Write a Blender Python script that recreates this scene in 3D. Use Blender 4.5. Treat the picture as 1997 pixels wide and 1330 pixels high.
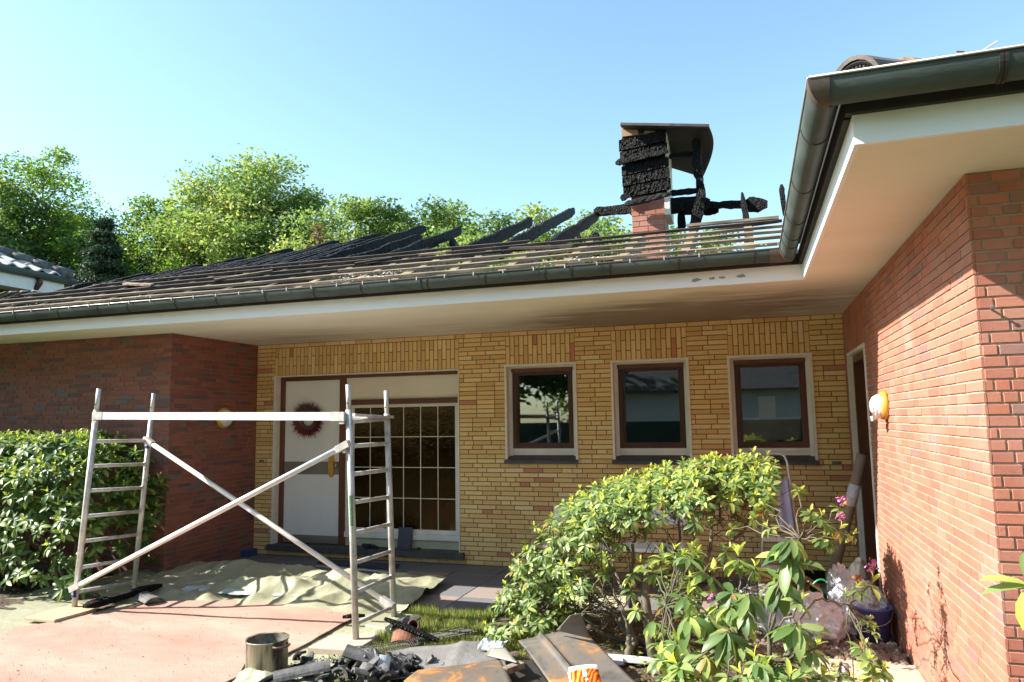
import bpy, math, random
import numpy as np
from mathutils import Vector, Matrix, noise, Quaternion
random.seed(7)
D = bpy.data; SC = bpy.context.scene; COL = SC.collection
for o in list(D.objects): D.objects.remove(o)
V = Vector

# ------------------------------------------------------------------ camera
CAM = V((-0.9067, -7.7909, 1.6113)); FOC = 1408.113
CF = V((-0.30947147, 0.94462552, 0.10913307)); CR = V((0.94967905, 0.31286375, -0.01503225)); CU = V((0.04834363, -0.09898934, 0.99391348))
cd = D.cameras.new('camera'); cd.sensor_width = 36; cd.lens = FOC * 36 / 1997; cd.clip_start = .05; cd.clip_end = 2000
cam = D.objects.new('camera', cd); COL.objects.link(cam); SC.camera = cam
cam.matrix_world = Matrix(((CR.x, CU.x, -CF.x, CAM.x), (CR.y, CU.y, -CF.y, CAM.y), (CR.z, CU.z, -CF.z, CAM.z), (0, 0, 0, 1)))
# ------------------------------------------------------------------ world and sun
SUNV = V((-1.2, -.45, 1)).normalized(); EL = math.asin(SUNV.z); AZ = math.atan2(SUNV.x, SUNV.y)
W = D.worlds.new('World'); SC.world = W; W.use_nodes = True; nt = W.node_tree
bg = nt.nodes['Background']; sky = nt.nodes.new('ShaderNodeTexSky'); sky.sky_type = 'NISHITA'; sky.sun_disc = False
sky.sun_elevation = EL; sky.sun_rotation = AZ % (2 * math.pi); sky.air_density = 1.0; sky.dust_density = .6; sky.ozone_density = 1.0; sky.altitude = 0
tn = nt.nodes.new('ShaderNodeMix'); tn.data_type = 'RGBA'; tn.blend_type = 'MULTIPLY'; tn.inputs[0].default_value = 1; tn.inputs[7].default_value = (.95, 1.06, .99, 1); nt.links.new(sky.outputs[0], tn.inputs[6]); nt.links.new(tn.outputs[2], bg.inputs[0]); bg.inputs[1].default_value = .12
sd = D.lights.new('sun', 'SUN'); sd.energy = 4.7; sd.angle = math.radians(.53); sd.color = (1, .95, .86)
so = D.objects.new('sun', sd); COL.objects.link(so); so.rotation_euler = SUNV.to_track_quat('Z', 'Y').to_euler(); so.location = (-30, -10, 25)
SC.view_settings.view_transform = 'Standard'; SC.view_settings.look = 'None'; SC.view_settings.exposure = 1.5; SC.view_settings.gamma = 1
SC.cycles.max_bounces = 8; SC.cycles.diffuse_bounces = 4; SC.cycles.transparent_max_bounces = 16

# ------------------------------------------------------------------ helpers
def ray(x, y): return (CF * FOC + CR * (x - 998.5) - CU * (y - 665)).normalized()
def atX(x, y, k): d = ray(x, y); return CAM + d * ((k - CAM.x) / d.x)
def atY(x, y, k): d = ray(x, y); return CAM + d * ((k - CAM.y) / d.y)
def atZ(x, y, k): d = ray(x, y); return CAM + d * ((k - CAM.z) / d.z)
WL = {}
def tag(o, label=None, cat=None, group=None, kind=None):
    if label: o['label'] = label
    if cat: o['category'] = cat
    if group: o['group'] = group
    if kind: o['kind'] = kind
    return o
def link(o, parent, wloc):
    COL.objects.link(o); wloc = V(wloc)
    if parent is not None:
        o.parent = parent; o.location = wloc - WL[parent.name]
    else: o.location = wloc
    WL[o.name] = wloc
    return o
def thing(name, loc, label, cat, group=None):
    o = D.objects.new(name, None); o.empty_display_size = .1; link(o, None, loc); return tag(o, label, cat, group)
class MB:
    def __init__(s): s.v = []; s.f = []; s.m = []; s.t = []; s.ct = .5; s.cm = 0
    def addv(s, p): s.v.append(tuple(p)); s.t.append(s.ct); return len(s.v) - 1
    def face(s, *i): s.f.append(i); s.m.append(s.cm)
    def quad(s, a, b, c, d): s.face(*[s.addv(p) for p in (a, b, c, d)])
    def poly(s, pts): s.face(*[s.addv(p) for p in pts])
    def hexa(s, p):  # 8 corners, bottom 4 ccw then top 4
        i = [s.addv(q) for q in p]
        for q in ((0, 3, 2, 1), (4, 5, 6, 7), (0, 1, 5, 4), (1, 2, 6, 5), (2, 3, 7, 6), (3, 0, 4, 7)): s.face(*[i[k] for k in q])
    def box(s, x0, x1, y0, y1, z0, z1):
        s.hexa([(x0, y0, z0), (x1, y0, z0), (x1, y1, z0), (x0, y1, z0), (x0, y0, z1), (x1, y0, z1), (x1, y1, z1), (x0, y1, z1)])
    def obox(s, c, ax, ay, az):  # centre and half axes
        c = V(c); ax = V(ax); ay = V(ay); az = V(az)
        s.hexa([c - ax - ay - az, c + ax - ay - az, c + ax + ay - az, c - ax + ay - az, c - ax - ay + az, c + ax - ay + az, c + ax + ay + az, c - ax + ay + az])
    def beam(s, a, b, w, h, up=(0, 0, 1)):
        a = V(a); b = V(b); d = (b - a); u = V(up); sx = d.cross(u).normalized() * w / 2; uz = sx.cross(d).normalized() * h / 2
        s.obox((a + b) / 2, d / 2, sx, uz)
    def tube(s, pts, r, n=8, caps=True):
        pts = [V(p) for p in pts]; rr = r if isinstance(r, (list, tuple)) else [r] * len(pts); rings = []
        up = V((0, 0, 1)); d0 = (pts[1] - pts[0]).normalized()
        if abs(d0.dot(up)) > .95: up = V((1, 0, 0))
        x = d0.cross(up).normalized()
        for i, p in enumerate(pts):
            d = (pts[min(i + 1, len(pts) - 1)] - pts[max(i - 1, 0)]).normalized()
            x = (x - d * x.dot(d)).normalized(); y = d.cross(x)
            rings.append([s.addv(p + (x * math.cos(2 * math.pi * k / n) + y * math.sin(2 * math.pi * k / n)) * rr[i]) for k in range(n)])
        for a, b in zip(rings, rings[1:]):
            for k in range(n): s.face(a[k], a[(k + 1) % n], b[(k + 1) % n], b[k])
        if caps: s.face(*rings[0][::-1]); s.face(*rings[-1])
    def lathe(s, c, prof, n=24, axis=V((0, 0, 1)), close=False):
        c = V(c); axis = V(axis).normalized(); u = axis.orthogonal().normalized(); w = axis.cross(u); rings = []
        for r, h in prof: rings.append([s.addv(c + axis * h + (u * math.cos(2 * math.pi * k / n) + w * math.sin(2 * math.pi * k / n)) * max(r, 1e-4)) for k in range(n)])
        for a, b in zip(rings, rings[1:]):
            for k in range(n): s.face(a[k], a[(k + 1) % n], b[(k + 1) % n], b[k])
    def grid(s, nu, nv, fn):
        ids = [[s.addv(fn(i / nu, j / nv)) for j in range(nv + 1)] for i in range(nu + 1)]
        for i in range(nu):
            for j in range(nv): s.face(ids[i][j], ids[i + 1][j], ids[i + 1][j + 1], ids[i][j + 1])
    def mesh(s, name, mats, smooth=False, origin=(0, 0, 0)):
        me = D.meshes.new(name); ox, oy, oz = origin
        me.from_pydata([(x - ox, y - oy, z - oz) for x, y, z in s.v], [], s.f)
        for m in (mats if isinstance(mats, (list, tuple)) else [mats]): me.materials.append(m)
        if any(s.m): me.polygons.foreach_set('material_index', s.m)
        if smooth: me.polygons.foreach_set('use_smooth', [True] * len(s.f))
        if any(t != .5 for t in s.t):
            a = me.attributes.new('tint', 'FLOAT', 'POINT'); a.data.foreach_set('value', s.t)
        return me
    def build(s, name, mats, parent=None, smooth=False, label=None, cat=None, group=None, kind=None, base=False):
        a = np.array(s.v); c = (a.min(0) + a.max(0)) / 2
        if base: c[2] = a[:, 2].min()
        o = D.objects.new(name, s.mesh(name, mats, smooth, c)); link(o, parent, c)
        return tag(o, label, cat, group, kind)
def fb(p, sc=1., o=4): return noise.fractal(V(p) * sc, 1., 2., o)

# ------------------------------------------------------------------ materials
def newmat(name):
    m = D.materials.new(name); m.use_nodes = True; n = m.node_tree
    return m, n, n.nodes['Principled BSDF']
def nn(n, t, **k):
    x = n.nodes.new('ShaderNode' + t)
    for a, b in k.items(): setattr(x, a, b)
    return x
def ramp(n, fac, stops, interp='LINEAR'):
    r = nn(n, 'ValToRGB'); r.color_ramp.interpolation = interp; e = r.color_ramp.elements
    while len(e) < len(stops): e.new(.5)
    for q, (p, c) in zip(e, stops): q.position = p; q.color = (*c, 1)
    n.links.new(fac, r.inputs[0]); return r.outputs[0]
def tex(n, kind='Noise', scale=5, detail=4, rough=.6, vec=None, stretch=None, dist=0):
    t = nn(n, 'Tex' + kind); t.inputs['Scale'].default_value = scale
    if kind == 'Noise': t.inputs['Detail'].default_value = detail; t.inputs['Roughness'].default_value = rough; t.inputs['Distortion'].default_value = dist
    if vec is None:
        g = nn(n, 'NewGeometry'); vec = g.outputs['Position']
    if stretch:
        mp = nn(n, 'Mapping'); mp.inputs['Scale'].default_value = stretch; n.links.new(vec, mp.inputs[0]); vec = mp.outputs[0]
    n.links.new(vec, t.inputs['Vector']); return t
def mix(n, a, b, fac, mode='MIX'):
    m = nn(n, 'Mix'); m.data_type = 'RGBA'; m.blend_type = mode
    for s, v in ((m.inputs[6], a), (m.inputs[7], b), (m.inputs[0], fac)):
        if hasattr(v, 'is_output') or hasattr(v, 'node'): n.links.new(v, s)
        elif isinstance(v, tuple): s.default_value = (*v, 1)
        else: s.default_value = v
    return m.outputs[2]
def bump(n, h, bs, st=.3, dist=.01):
    b = nn(n, 'Bump'); b.inputs['Strength'].default_value = st; b.inputs['Distance'].default_value = dist
    n.links.new(h, b.inputs['Height']); n.links.new(b.outputs[0], bs.inputs['Normal']); return b
def simple(name, c1, c2=None, rough=.7, scale=6, bstr=.2, bscale=40, metal=0, spec=.5, stretch=None, bdist=.004, lo=.35, hi=.65):
    m, n, b = newmat(name); c2 = c2 or tuple(x * .8 for x in c1)
    t = tex(n, scale=scale, stretch=stretch); col = ramp(n, t.outputs[0], [(lo, c1), (hi, c2)])
    n.links.new(col, b.inputs['Base Color']); b.inputs['Roughness'].default_value = rough; b.inputs['Metallic'].default_value = metal
    b.inputs['Specular IOR Level'].default_value = spec
    if bstr: bump(n, tex(n, scale=bscale, stretch=stretch).outputs[0], b, bstr, bdist)
    return m
def attr(n, name='tint'):
    a = nn(n, 'Attribute'); a.attribute_name = name; return a.outputs['Fac']
def brickmat(name, stops, rough=.75, bstr=.3, speck=(.1, .06, .04), lime=0):
    m, n, b = newmat(name)
    base = ramp(n, attr(n), stops, 'CONSTANT')
    t = tex(n, scale=7, detail=5); c = mix(n, base, (.5, .5, .5), t.outputs[0], 'OVERLAY')
    t2 = tex(n, scale=30, detail=5, stretch=(1, 1, 2.2)); f = ramp(n, t2.outputs[0], [(.56, (0, 0, 0)), (.74, (.55, .55, .55))])
    c = mix(n, c, speck, f)
    if lime:
        t3 = tex(n, scale=2.2, detail=6); f = ramp(n, t3.outputs[0], [(.5, (0, 0, 0)), (.8, (lime, lime, lime))]); c = mix(n, c, (.62, .55, .5), f)
    n.links.new(c, b.inputs['Base Color']); b.inputs['Roughness'].default_value = rough
    bump(n, tex(n, scale=90, detail=4).outputs[0], b, bstr, .003); return m
M = {}
M['ybrick'] = brickmat('yellow_brick', [(0, (.74, .51, .215)), (.22, (.79, .57, .255)), (.44, (.70, .465, .19)), (.62, (.76, .55, .25)), (.78, (.67, .43, .17)), (.9, (.80, .62, .33)), (.975, (.55, .24, .14))], speck=(.27, .15, .06))
M['rbrick'] = brickmat('red_brick', [(0, (.42, .15, .095)), (.22, (.46, .17, .108)), (.45, (.39, .135, .09)), (.68, (.43, .18, .12)), (.84, (.46, .155, .095)), (.93, (.30, .145, .12)), (.985, (.40, .17, .11))], speck=(.2, .08, .06), lime=.2)
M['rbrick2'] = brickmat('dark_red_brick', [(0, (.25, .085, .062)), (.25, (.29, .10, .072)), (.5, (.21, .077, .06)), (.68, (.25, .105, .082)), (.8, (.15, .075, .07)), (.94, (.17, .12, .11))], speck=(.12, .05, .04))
M['ymortar'] = simple('dark_mortar', (.20, .14, .085), (.13, .09, .055), .95, 12, .5, 120)
M['rmortar'] = simple('grey_mortar', (.46, .37, .29), (.34, .27, .2), .95, 9, .5, 120)
M['rmortar2'] = simple('dark_grey_mortar', (.27, .2, .16), (.2, .14, .11), .95, 9, .5, 120)  # darker mortar tone for the projecting wing
M['white'] = simple('white_paint', (.76, .76, .74), (.66, .66, .63), .55, 5, .1, 60)
M['render'] = simple('rough_white_render', (.82, .78, .72), (.72, .68, .62), .9, 8, .6, 90)
M['cream'] = simple('cream_panel', (.78, .73, .62), (.74, .69, .58), .5, 3, .05, 50)
M['doorwhite'] = simple('door_white', (.84, .85, .86), (.78, .79, .8), .4, 3, .08, 60, stretch=(1, 1, .15))
M['browntimber'] = simple('brown_timber', (.16, .055, .025), (.1, .035, .017), .4, 10, .2, 50, stretch=(1, 1, .1))
M['mahog'] = simple('mahogany_frame', (.075, .02, .014), (.05, .014, .01), .35, 10, .15, 50, stretch=(1, 1, .1))
M['slate'] = simple('slate', (.085, .085, .09), (.055, .055, .06), .6, 14, .4, 70)
M['alu'] = simple('aluminium', (.62, .6, .57), (.40, .39, .37), .45, 14, .25, 60, metal=.3)
M['alurail'] = simple('pale_aluminium', (.82, .8, .78), (.7, .68, .66), .45, 8, .1, 60, metal=.3)
M['zinc'] = simple('weathered_zinc', (.085, .105, .095), (.05, .065, .058), .6, 3, .3, 30, metal=.05, spec=.3, stretch=(1, 1, 3))
M['blackboard'] = simple('dark_underboard', (.02, .017, .014), (.03, .025, .02), .7, 8, .2, 40)
M['copper'] = simple('rusty_solder', (.12, .07, .05), (.06, .055, .045), .6, 20, .2, 60)
M['batten'] = simple('weathered_batten', (.33, .26, .175), (.09, .067, .047), .8, 9, .4, 40, stretch=(.3, 2, 2))
M['batten2'] = simple('scorched_batten', (.07, .045, .03), (.012, .01, .009), .8, 5, .4, 40, stretch=(.6, 2, 2))
def charmat():
    m, n, b = newmat('charred_wood'); v = tex(n, 'Voronoi', 42, stretch=(1, 1, .6)); v.feature = 'DISTANCE_TO_EDGE'
    t = tex(n, scale=5); c = ramp(n, t.outputs[0], [(.4, (.0035, .0032, .003)), (.65, (.007, .0065, .006)), (.85, (.03, .027, .024))])
    n.links.new(c, b.inputs['Base Color']); b.inputs['Roughness'].default_value = .62; b.inputs['Specular IOR Level'].default_value = .2
    h = ramp(n, v.outputs['Distance'], [(0, (0, 0, 0)), (.22, (1, 1, 1))]); bump(n, h, b, 1, .012); return m
M['char'] = charmat()
M['ash'] = simple('ash_and_soot', (.012, .011, .01), (.13, .12, .11), .95, 5, .8, 25, bdist=.03, lo=.52, hi=.75)
def soffitmat():
    m, n, b = newmat('soffit_plaster'); t = tex(n, scale=1.2, detail=6, stretch=(.5, 2.2, 1)); c = ramp(n, t.outputs[0], [(.3, (.88, .84, .73)), (.7, (.83, .77, .65))])
    # soot stains where the smoke came out by the wall
    g = nn(n, 'NewGeometry'); out = None
    for (cx, cy, rx, ry, a) in ((-2.0, -.35, 1.5, 1.35, 1.15), (-1.2, -.8, 1.8, 1.7, .95), (-3.3, -.4, 1.8, 1.1, .5), (-5.9, -.4, 1.6, 1.1, .7), (-.7, -1.0, 1.1, 1.4, .4)):
        mp = nn(n, 'Mapping'); mp.vector_type = 'TEXTURE'; mp.inputs['Location'].default_value = (cx, cy, 2.62); mp.inputs['Scale'].default_value = (rx, ry, 1); n.links.new(g.outputs[0], mp.inputs[0])
        gr = nn(n, 'TexGradient'); gr.gradient_type = 'SPHERICAL'; n.links.new(mp.outputs[0], gr.inputs[0])
        q = nn(n, 'Math', operation='MULTIPLY'); n.links.new(gr.outputs[1], q.inputs[0]); q.inputs[1].default_value = a
        if out is None: out = q.outputs[0]
        else:
            s = nn(n, 'Math', operation='ADD'); n.links.new(out, s.inputs[0]); n.links.new(q.outputs[0], s.inputs[1]); out = s.outputs[0]
    t2 = tex(n, scale=3, detail=8, rough=.65, stretch=(.45, 2.2, 1)); mm = nn(n, 'Math', operation='MULTIPLY'); n.links.new(out, mm.inputs[0])
    f0 = ramp(n, t2.outputs[0], [(.3, (.35, .35, .35)), (.62, (1, 1, 1))]); n.links.new(f0, mm.inputs[1])
    cl_ = nn(n, 'Math', operation='MINIMUM'); n.links.new(mm.outputs[0], cl_.inputs[0]); cl_.inputs[1].default_value = .8; c = mix(n, c, (.17, .105, .06), cl_.outputs[0]); n.links.new(c, b.inputs['Base Color']); b.inputs['Roughness'].default_value = .85
    bump(n, tex(n, scale=50).outputs[0], b, .15, .004); return m
M['soffit'] = soffitmat()
def fasciamat():
    m, n, b = newmat('painted_fascia'); g = nn(n, 'NewGeometry'); s = nn(n, 'SeparateXYZ'); n.links.new(g.outputs[0], s.inputs[0])
    t = tex(n, scale=2.5, detail=6, stretch=(1, 1, 3)); a = nn(n, 'Math', operation='MULTIPLY_ADD'); n.links.new(t.outputs[0], a.inputs[0]); a.inputs[1].default_value = .09; n.links.new(s.outputs[2], a.inputs[2])
    r = nn(n, 'MapRange'); r.inputs[1].default_value = 2.73; r.inputs[2].default_value = 2.80; n.links.new(a.outputs[0], r.inputs[0])
    c = mix(n, (.90, .92, .95), (.58, .55, .42), r.outputs[0]); n.links.new(c, b.inputs['Base Color']); b.inputs['Roughness'].default_value = .6
    bump(n, tex(n, scale=30).outputs[0], b, .15, .004); return m
M['fascia'] = fasciamat()
def glassmat(name, tint=(.75, .8, .8), bstr=0, base=None, ior=1.95):
    m, n, b = newmat(name); n.nodes.remove(b); out = n.nodes['Material Output']
    gl = nn(n, 'BsdfGlossy'); gl.inputs[0].default_value = (.5, .36, .2, 1) if base else (1, 1, 1, 1); gl.inputs['Roughness'].default_value = .015 if not bstr else .06
    tr = nn(n, 'BsdfTransparent'); tr.inputs[0].default_value = (*tint, 1)
    if base: tr = nn(n, 'BsdfDiffuse'); tr.inputs[0].default_value = (*base, 1)
    fr = nn(n, 'Fresnel'); fr.inputs[0].default_value = ior; mx = nn(n, 'MixShader')
    n.links.new(fr.outputs[0], mx.inputs[0]); n.links.new(tr.outputs[0], mx.inputs[1]); n.links.new(gl.outputs[0], mx.inputs[2]); n.links.new(mx.outputs[0], out.inputs[0])
    if bstr:
        bp = nn(n, 'Bump'); bp.inputs[0].default_value = bstr; bp.inputs[1].default_value = .02; n.links.new(tex(n, scale=18, detail=2, dist=1.5).outputs[0], bp.inputs['Height']); n.links.new(bp.outputs[0], gl.inputs['Normal']); n.links.new(bp.outputs[0], fr.inputs['Normal'])
    return m
M['glass'] = glassmat('window_glass'); M['amber'] = glassmat('brown_cathedral_glass', bstr=.07, ior=1.45, base=(.012, .006, .002))
M['dark'] = simple('dark_interior', (.3, .3, .28), (.24, .24, .22), .9, 3, 0)
M['opal'] = simple('opal_glass', (.75, .75, .74), (.7, .7, .69), .2, 3, 0)
M['brass'] = simple('yellow_brass', (.75, .42, .07), (.65, .36, .06), .3, 5, .05, metal=.3)
M['steel'] = simple('brushed_steel', (.36, .34, .3), (.28, .26, .23), .4, 5, .1, 60, metal=.6, stretch=(.2, 1, 6))
M['black'] = simple('black_plastic', (.012, .012, .013), (.02, .02, .02), .45, 5, .1)
M['redtwig'] = simple('red_twig', (.22, .02, .02), (.1, .03, .03), .6, 20, 0)
M['greytwig'] = simple('grey_twig', (.14, .1, .1), (.08, .06, .06), .8, 20, 0)
M['carpet'] = simple('red_carpet', (.42, .225, .17), (.52, .35, .275), .95, 1.1, 1, 90, bdist=.01, stretch=(1, 2, 1), lo=.3, hi=.72)
M['tarp'] = simple('olive_tarp', (.31, .305, .20), (.40, .39, .28), .34, 1.5, .35, 14, bdist=.02)
M['film'] = simple('thin_pale_film', (.55, .6, .62), (.45, .5, .52), .25, 5, .4, 20, bdist=.02)
M['woodboard'] = simple('sun_bleached_board', (.5, .4, .25), (.38, .29, .17), .8, 5, .4, 40, stretch=(1, 8, 8))
M['slab'] = simple('concrete_slab', (.46, .36, .28), (.4, .33, .26), .9, 10, .4, 100)
M['paver'] = None
def pavermat():
    m, n, b = newmat('paving_slabs'); base = ramp(n, attr(n), [(0, (.14, .14, .15)), (.34, (.36, .27, .23)), (.62, (.42, .38, .25)), (.8, (.25, .2, .18))], 'CONSTANT')
    t = tex(n, scale=14, detail=6); c = mix(n, base, (.5, .5, .5), t.outputs[0], 'OVERLAY'); n.links.new(c, b.inputs['Base Color']); b.inputs['Roughness'].default_value = .85
    bump(n, tex(n, scale=80).outputs[0], b, .4, .004); return m
M['paver'] = pavermat()
M['soil'] = simple('dark_soil', (.09, .06, .04), (.2, .14, .1), .95, 9, 1, 30, bdist=.05, lo=.4, hi=.75)
M['gravel'] = simple('brown_pebbles', (.12, .075, .055), (.28, .21, .17), .8, 20, .3, 60)
M['lawnbase'] = simple('lawn_ground', (.07, .085, .02), (.14, .12, .05), .95, 7, .8, 40, bdist=.03)
M['potsteel'] = simple('scorched_steel', (.34, .29, .21), (.05, .04, .03), .5, 5, .3, 30, metal=.3, stretch=(3, 3, .5), lo=.4, hi=.6)
M['sootin'] = simple('sooty_inside', (.05, .045, .04), (.2, .17, .14), .6, 20, .3, 40)
def rustmat():
    m, n, b = newmat('burnt_sheet_metal'); t = tex(n, scale=3.2, detail=10, rough=.68, dist=.5)
    c = ramp(n, t.outputs[0], [(.3, (.06, .057, .055)), (.44, (.15, .135, .12)), (.53, (.20, .14, .10)), (.57, (.40, .19, .07)), (.61, (.48, .25, .09)), (.66, (.24, .14, .1)), (.74, (.10, .095, .1))])
    n.links.new(c, b.inputs['Base Color']); b.inputs['Roughness'].default_value = .5; b.inputs['Metallic'].default_value = .25
    bump(n, tex(n, scale=8, detail=5).outputs[0], b, .3, .01); return m
M['rust'] = rustmat()
M['bitumen'] = simple('grey_roofing_felt', (.13, .125, .12), (.2, .19, .18), .75, 3, .5, 14, bdist=.02)
M['charshard'] = simple('charred_tile', (.035, .035, .036), (.14, .135, .13), .7, 9, .5, 40, bdist=.008)
M['terra'] = simple('terracotta', (.28, .11, .06), (.12, .06, .045), .7, 12, .3, 50)
M['meshblack'] = simple('black_mesh', (.05, .048, .046), (.09, .085, .08), .6, 12, 0)
M['roof'] = simple('old_concrete_tile', (.17, .14, .12), (.07, .06, .055), .85, 10, .5, 50)
M['lichen'] = simple('tile_lichen', (.3, .2, .12), (.18, .12, .07), .9, 30, .5, 60)
M['greytile'] = simple('grey_roof_tile', (.42, .40, .37), (.3, .29, .27), .6, 8, .3, 50)
M['bluebucket'] = simple('blue_plastic', (.10, .11, .38), (.085, .09, .33), .35, 4, .05)
M['green'] = simple('green_plastic', (.02, .22, .07), (.015, .18, .05), .35, 4, .05)
M['cardboard'] = simple('cardboard', (.42, .27, .15), (.36, .22, .12), .85, 5, .1, 60)
M['tubepaper'] = simple('grey_brown_paper_tube', (.30, .22, .17), (.26, .19, .15), .7, 5, .1, 60)
M['lavender'] = simple('lavender_cloth', (.5, .48, .66), (.42, .4, .58), .9, 5, .3, 30)
M['bluebox'] = simple('blue_carton', (.03, .08, .2), (.025, .06, .16), .5, 4, 0)
M['whiteplastic'] = simple('white_plastic', (.75, .76, .78), (.68, .69, .71), .4, 4, .05)
def plasticmat():
    m, n, b = newmat('clear_plastic_sheeting'); b.inputs['Base Color'].default_value = (.86, .92, 1.0, 1); b.inputs['Roughness'].default_value = .22; b.inputs['Specular IOR Level'].default_value = .9
    bump(n, tex(n, scale=6, detail=5, dist=2).outputs[0], b, .9, .06)
    tr = nn(n, 'BsdfTransparent'); tr.inputs[0].default_value = (.93, .9, .9, 1); mx = nn(n, 'MixShader'); lw = nn(n, 'LayerWeight'); lw.inputs[0].default_value = .35
    r = nn(n, 'MapRange'); r.inputs[3].default_value = .8; r.inputs[4].default_value = .96; n.links.new(lw.outputs[1], r.inputs[0])
    n.links.new(r.outputs[0], mx.inputs[0]); n.links.new(tr.outputs[0], mx.inputs[1]); n.links.new(b.outputs[0], mx.inputs[2]); n.links.new(mx.outputs[0], n.nodes['Material Output'].inputs[0]); return m
M['plastic'] = plasticmat()
def leafmat(name, stops, rough=.4, trans=.35, spec=.5):
    m, n, b = newmat(name); c = ramp(n, attr(n), stops); t = tex(n, scale=22, detail=3)
    c = mix(n, c, (.5, .5, .5), t.outputs[0], 'OVERLAY'); n.links.new(c, b.inputs['Base Color']); b.inputs['Roughness'].default_value = rough; b.inputs['Specular IOR Level'].default_value = spec
    tr = nn(n, 'BsdfTranslucent'); c2 = mix(n, c, (1.0, 1.0, .35), .5, 'MULTIPLY'); hs = nn(n, 'HueSaturation'); hs.inputs['Value'].default_value = 2.2; hs.inputs['Saturation'].default_value = 1.05; n.links.new(c2, hs.inputs['Color']); n.links.new(hs.outputs[0], tr.inputs[0])
    mx = nn(n, 'MixShader'); mx.inputs[0].default_value = trans; n.links.new(b.outputs[0], mx.inputs[1]); n.links.new(tr.outputs[0], mx.inputs[2]); n.links.new(mx.outputs[0], n.nodes['Material Output'].inputs[0]); return m
M['rhodo'] = leafmat('rhododendron_leaf', [(0, (.36, .21, .08)), (.03, (.36, .21, .08)), (.05, (.05, .10, .03)), (.3, (.12, .19, .055)), (.62, (.26, .33, .12)), (.8, (.42, .47, .11)), (1, (.52, .55, .10))], .42, .3, .4)
M['rhodo2'] = leafmat('dark_rhododendron_leaf', [(0, (.035, .08, .02)), (.5, (.09, .16, .035)), (.8, (.24, .31, .07)), (1, (.42, .48, .10))], .42, .25, .35)
M['lf1'] = leafmat('bright_tree_leaf', [(0, (.04, .09, .015)), (.5, (.10, .17, .03)), (1, (.19, .26, .055))], .5, .42)
M['lf2'] = leafmat('pale_tree_leaf', [(0, (.09, .15, .04)), (.5, (.18, .25, .08)), (.9, (.30, .34, .13)), (1, (.30, .2, .09))], .5, .4)
M['lf3'] = leafmat('dark_conifer_needles', [(0, (.02, .045, .025)), (.6, (.035, .07, .035)), (1, (.06, .10, .05))], .6, .15)
M['lf4'] = leafmat('green_tree_leaf', [(0, (.04, .08, .02)), (.5, (.09, .145, .04)), (1, (.16, .215, .07))], .5, .4)
M['brownleaf'] = leafmat('brown_dead_needles', [(0, (.12, .07, .03)), (1, (.2, .13, .06))], .7, .2)
M['bark'] = simple('bark', (.1, .07, .045), (.055, .04, .03), .9, 12, .6, 40, stretch=(1, 1, .3), bdist=.02)
M['stem'] = simple('rhododendron_stem', (.15, .125, .08), (.07, .058, .038), .8, 12, .4, 60)
M['bloom'] = simple('pink_blossom', (.6, .2, .42), (.5, .13, .33), .6, 30, 0)
M['wilt'] = simple('wilted_blossom', (.4, .13, .06), (.3, .1, .05), .8, 30, 0)
M['grass'] = leafmat('grass_blades', [(0, (.09, .12, .03)), (.6, (.21, .25, .07)), (1, (.36, .34, .15))], .6, .3)

# ------------------------------------------------------------------ ground
H = 2.6207; XL = -6.913; YF = -1.463; YR = -4.374; EY = -2.093; EX = -.471; EF = -4.892
b = MB(); b.quad((-150, -150, -.055), (150, -150, -.055), (150, 250, -.055), (-150, 250, -.055))
ground = b.build('ground', M['lawnbase'], kind='structure')
# brick mesh cache
BC = {}
def brick_mesh(L, h, mat, tint, chf=.0018, dep=.012):
    key = (round(L, 3), round(h, 3), mat.name, tint)
    if key in BC: return BC[key]
    mb = MB(); mb.ct = tint if abs(tint - .5) > 1e-6 else .501; add_brick(mb, V((0, 0, 0)), V((1, 0, 0)), V((0, 0, 1)), V((0, -1, 0)), L, h, chf, dep)
    BC[key] = mb.mesh('brick', mat); return BC[key]
def add_brick(mb, c, U, Z, N, L, h, chf=.0018, dep=.012):
    u = U * L / 2; z = Z * h / 2; uc = U * (L / 2 - chf); zc = Z * (h / 2 - chf); bk = -N * dep; md = -N * chf
    F = [c - uc - zc, c + uc - zc, c + uc + zc, c - uc + zc]; R = [c - u - z + md, c + u - z + md, c + u + z + md, c - u + z + md]; Bk = [p + bk for p in (c - u - z, c + u - z, c + u + z, c - u + z)]
    f = [mb.addv(p) for p in F]; r = [mb.addv(p) for p in R]; k = [mb.addv(p) for p in Bk]; mb.face(*f)
    for i in range(4): j = (i + 1) % 4; mb.face(f[i], r[i], r[j], f[j]); mb.face(r[i], k[i], k[j], r[j])
def screen_area(c, U, L, h, N):
    P = []
    for a, q in ((-.5, -.5), (.5, -.5), (.5, .5), (-.5, .5)):
        d = c + U * L * a + V((0, 0, h * q)) - CAM; z = d.dot(CF)
        if z < .1: return 0
        x = 998.5 + FOC * d.dot(CR) / z; y = 665 - FOC * d.dot(CU) / z; P.append((x, y))
    if not all(-5 < x < 2002 and -5 < y < 1335 for x, y in P): return 0
    if N.dot(CAM - c) < 0: return 0
    return abs(sum(P[i][0] * P[(i + 1) % 4][1] - P[(i + 1) % 4][0] * P[i][1] for i in range(4))) / 2
BR = []  # (wall object, U, N, mat, centre, L, h, rot, tint, area)
def subtract(a, b, holes):
    segs = [(a, b)]
    for h0, h1 in holes:
        ns = []
        for s0, s1 in segs:
            if h1 <= s0 or h0 >= s1: ns.append((s0, s1)); continue
            if h0 > s0: ns.append((s0, h0))
            if h1 < s1: ns.append((h1, s1))
        segs = ns
    return segs
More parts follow.
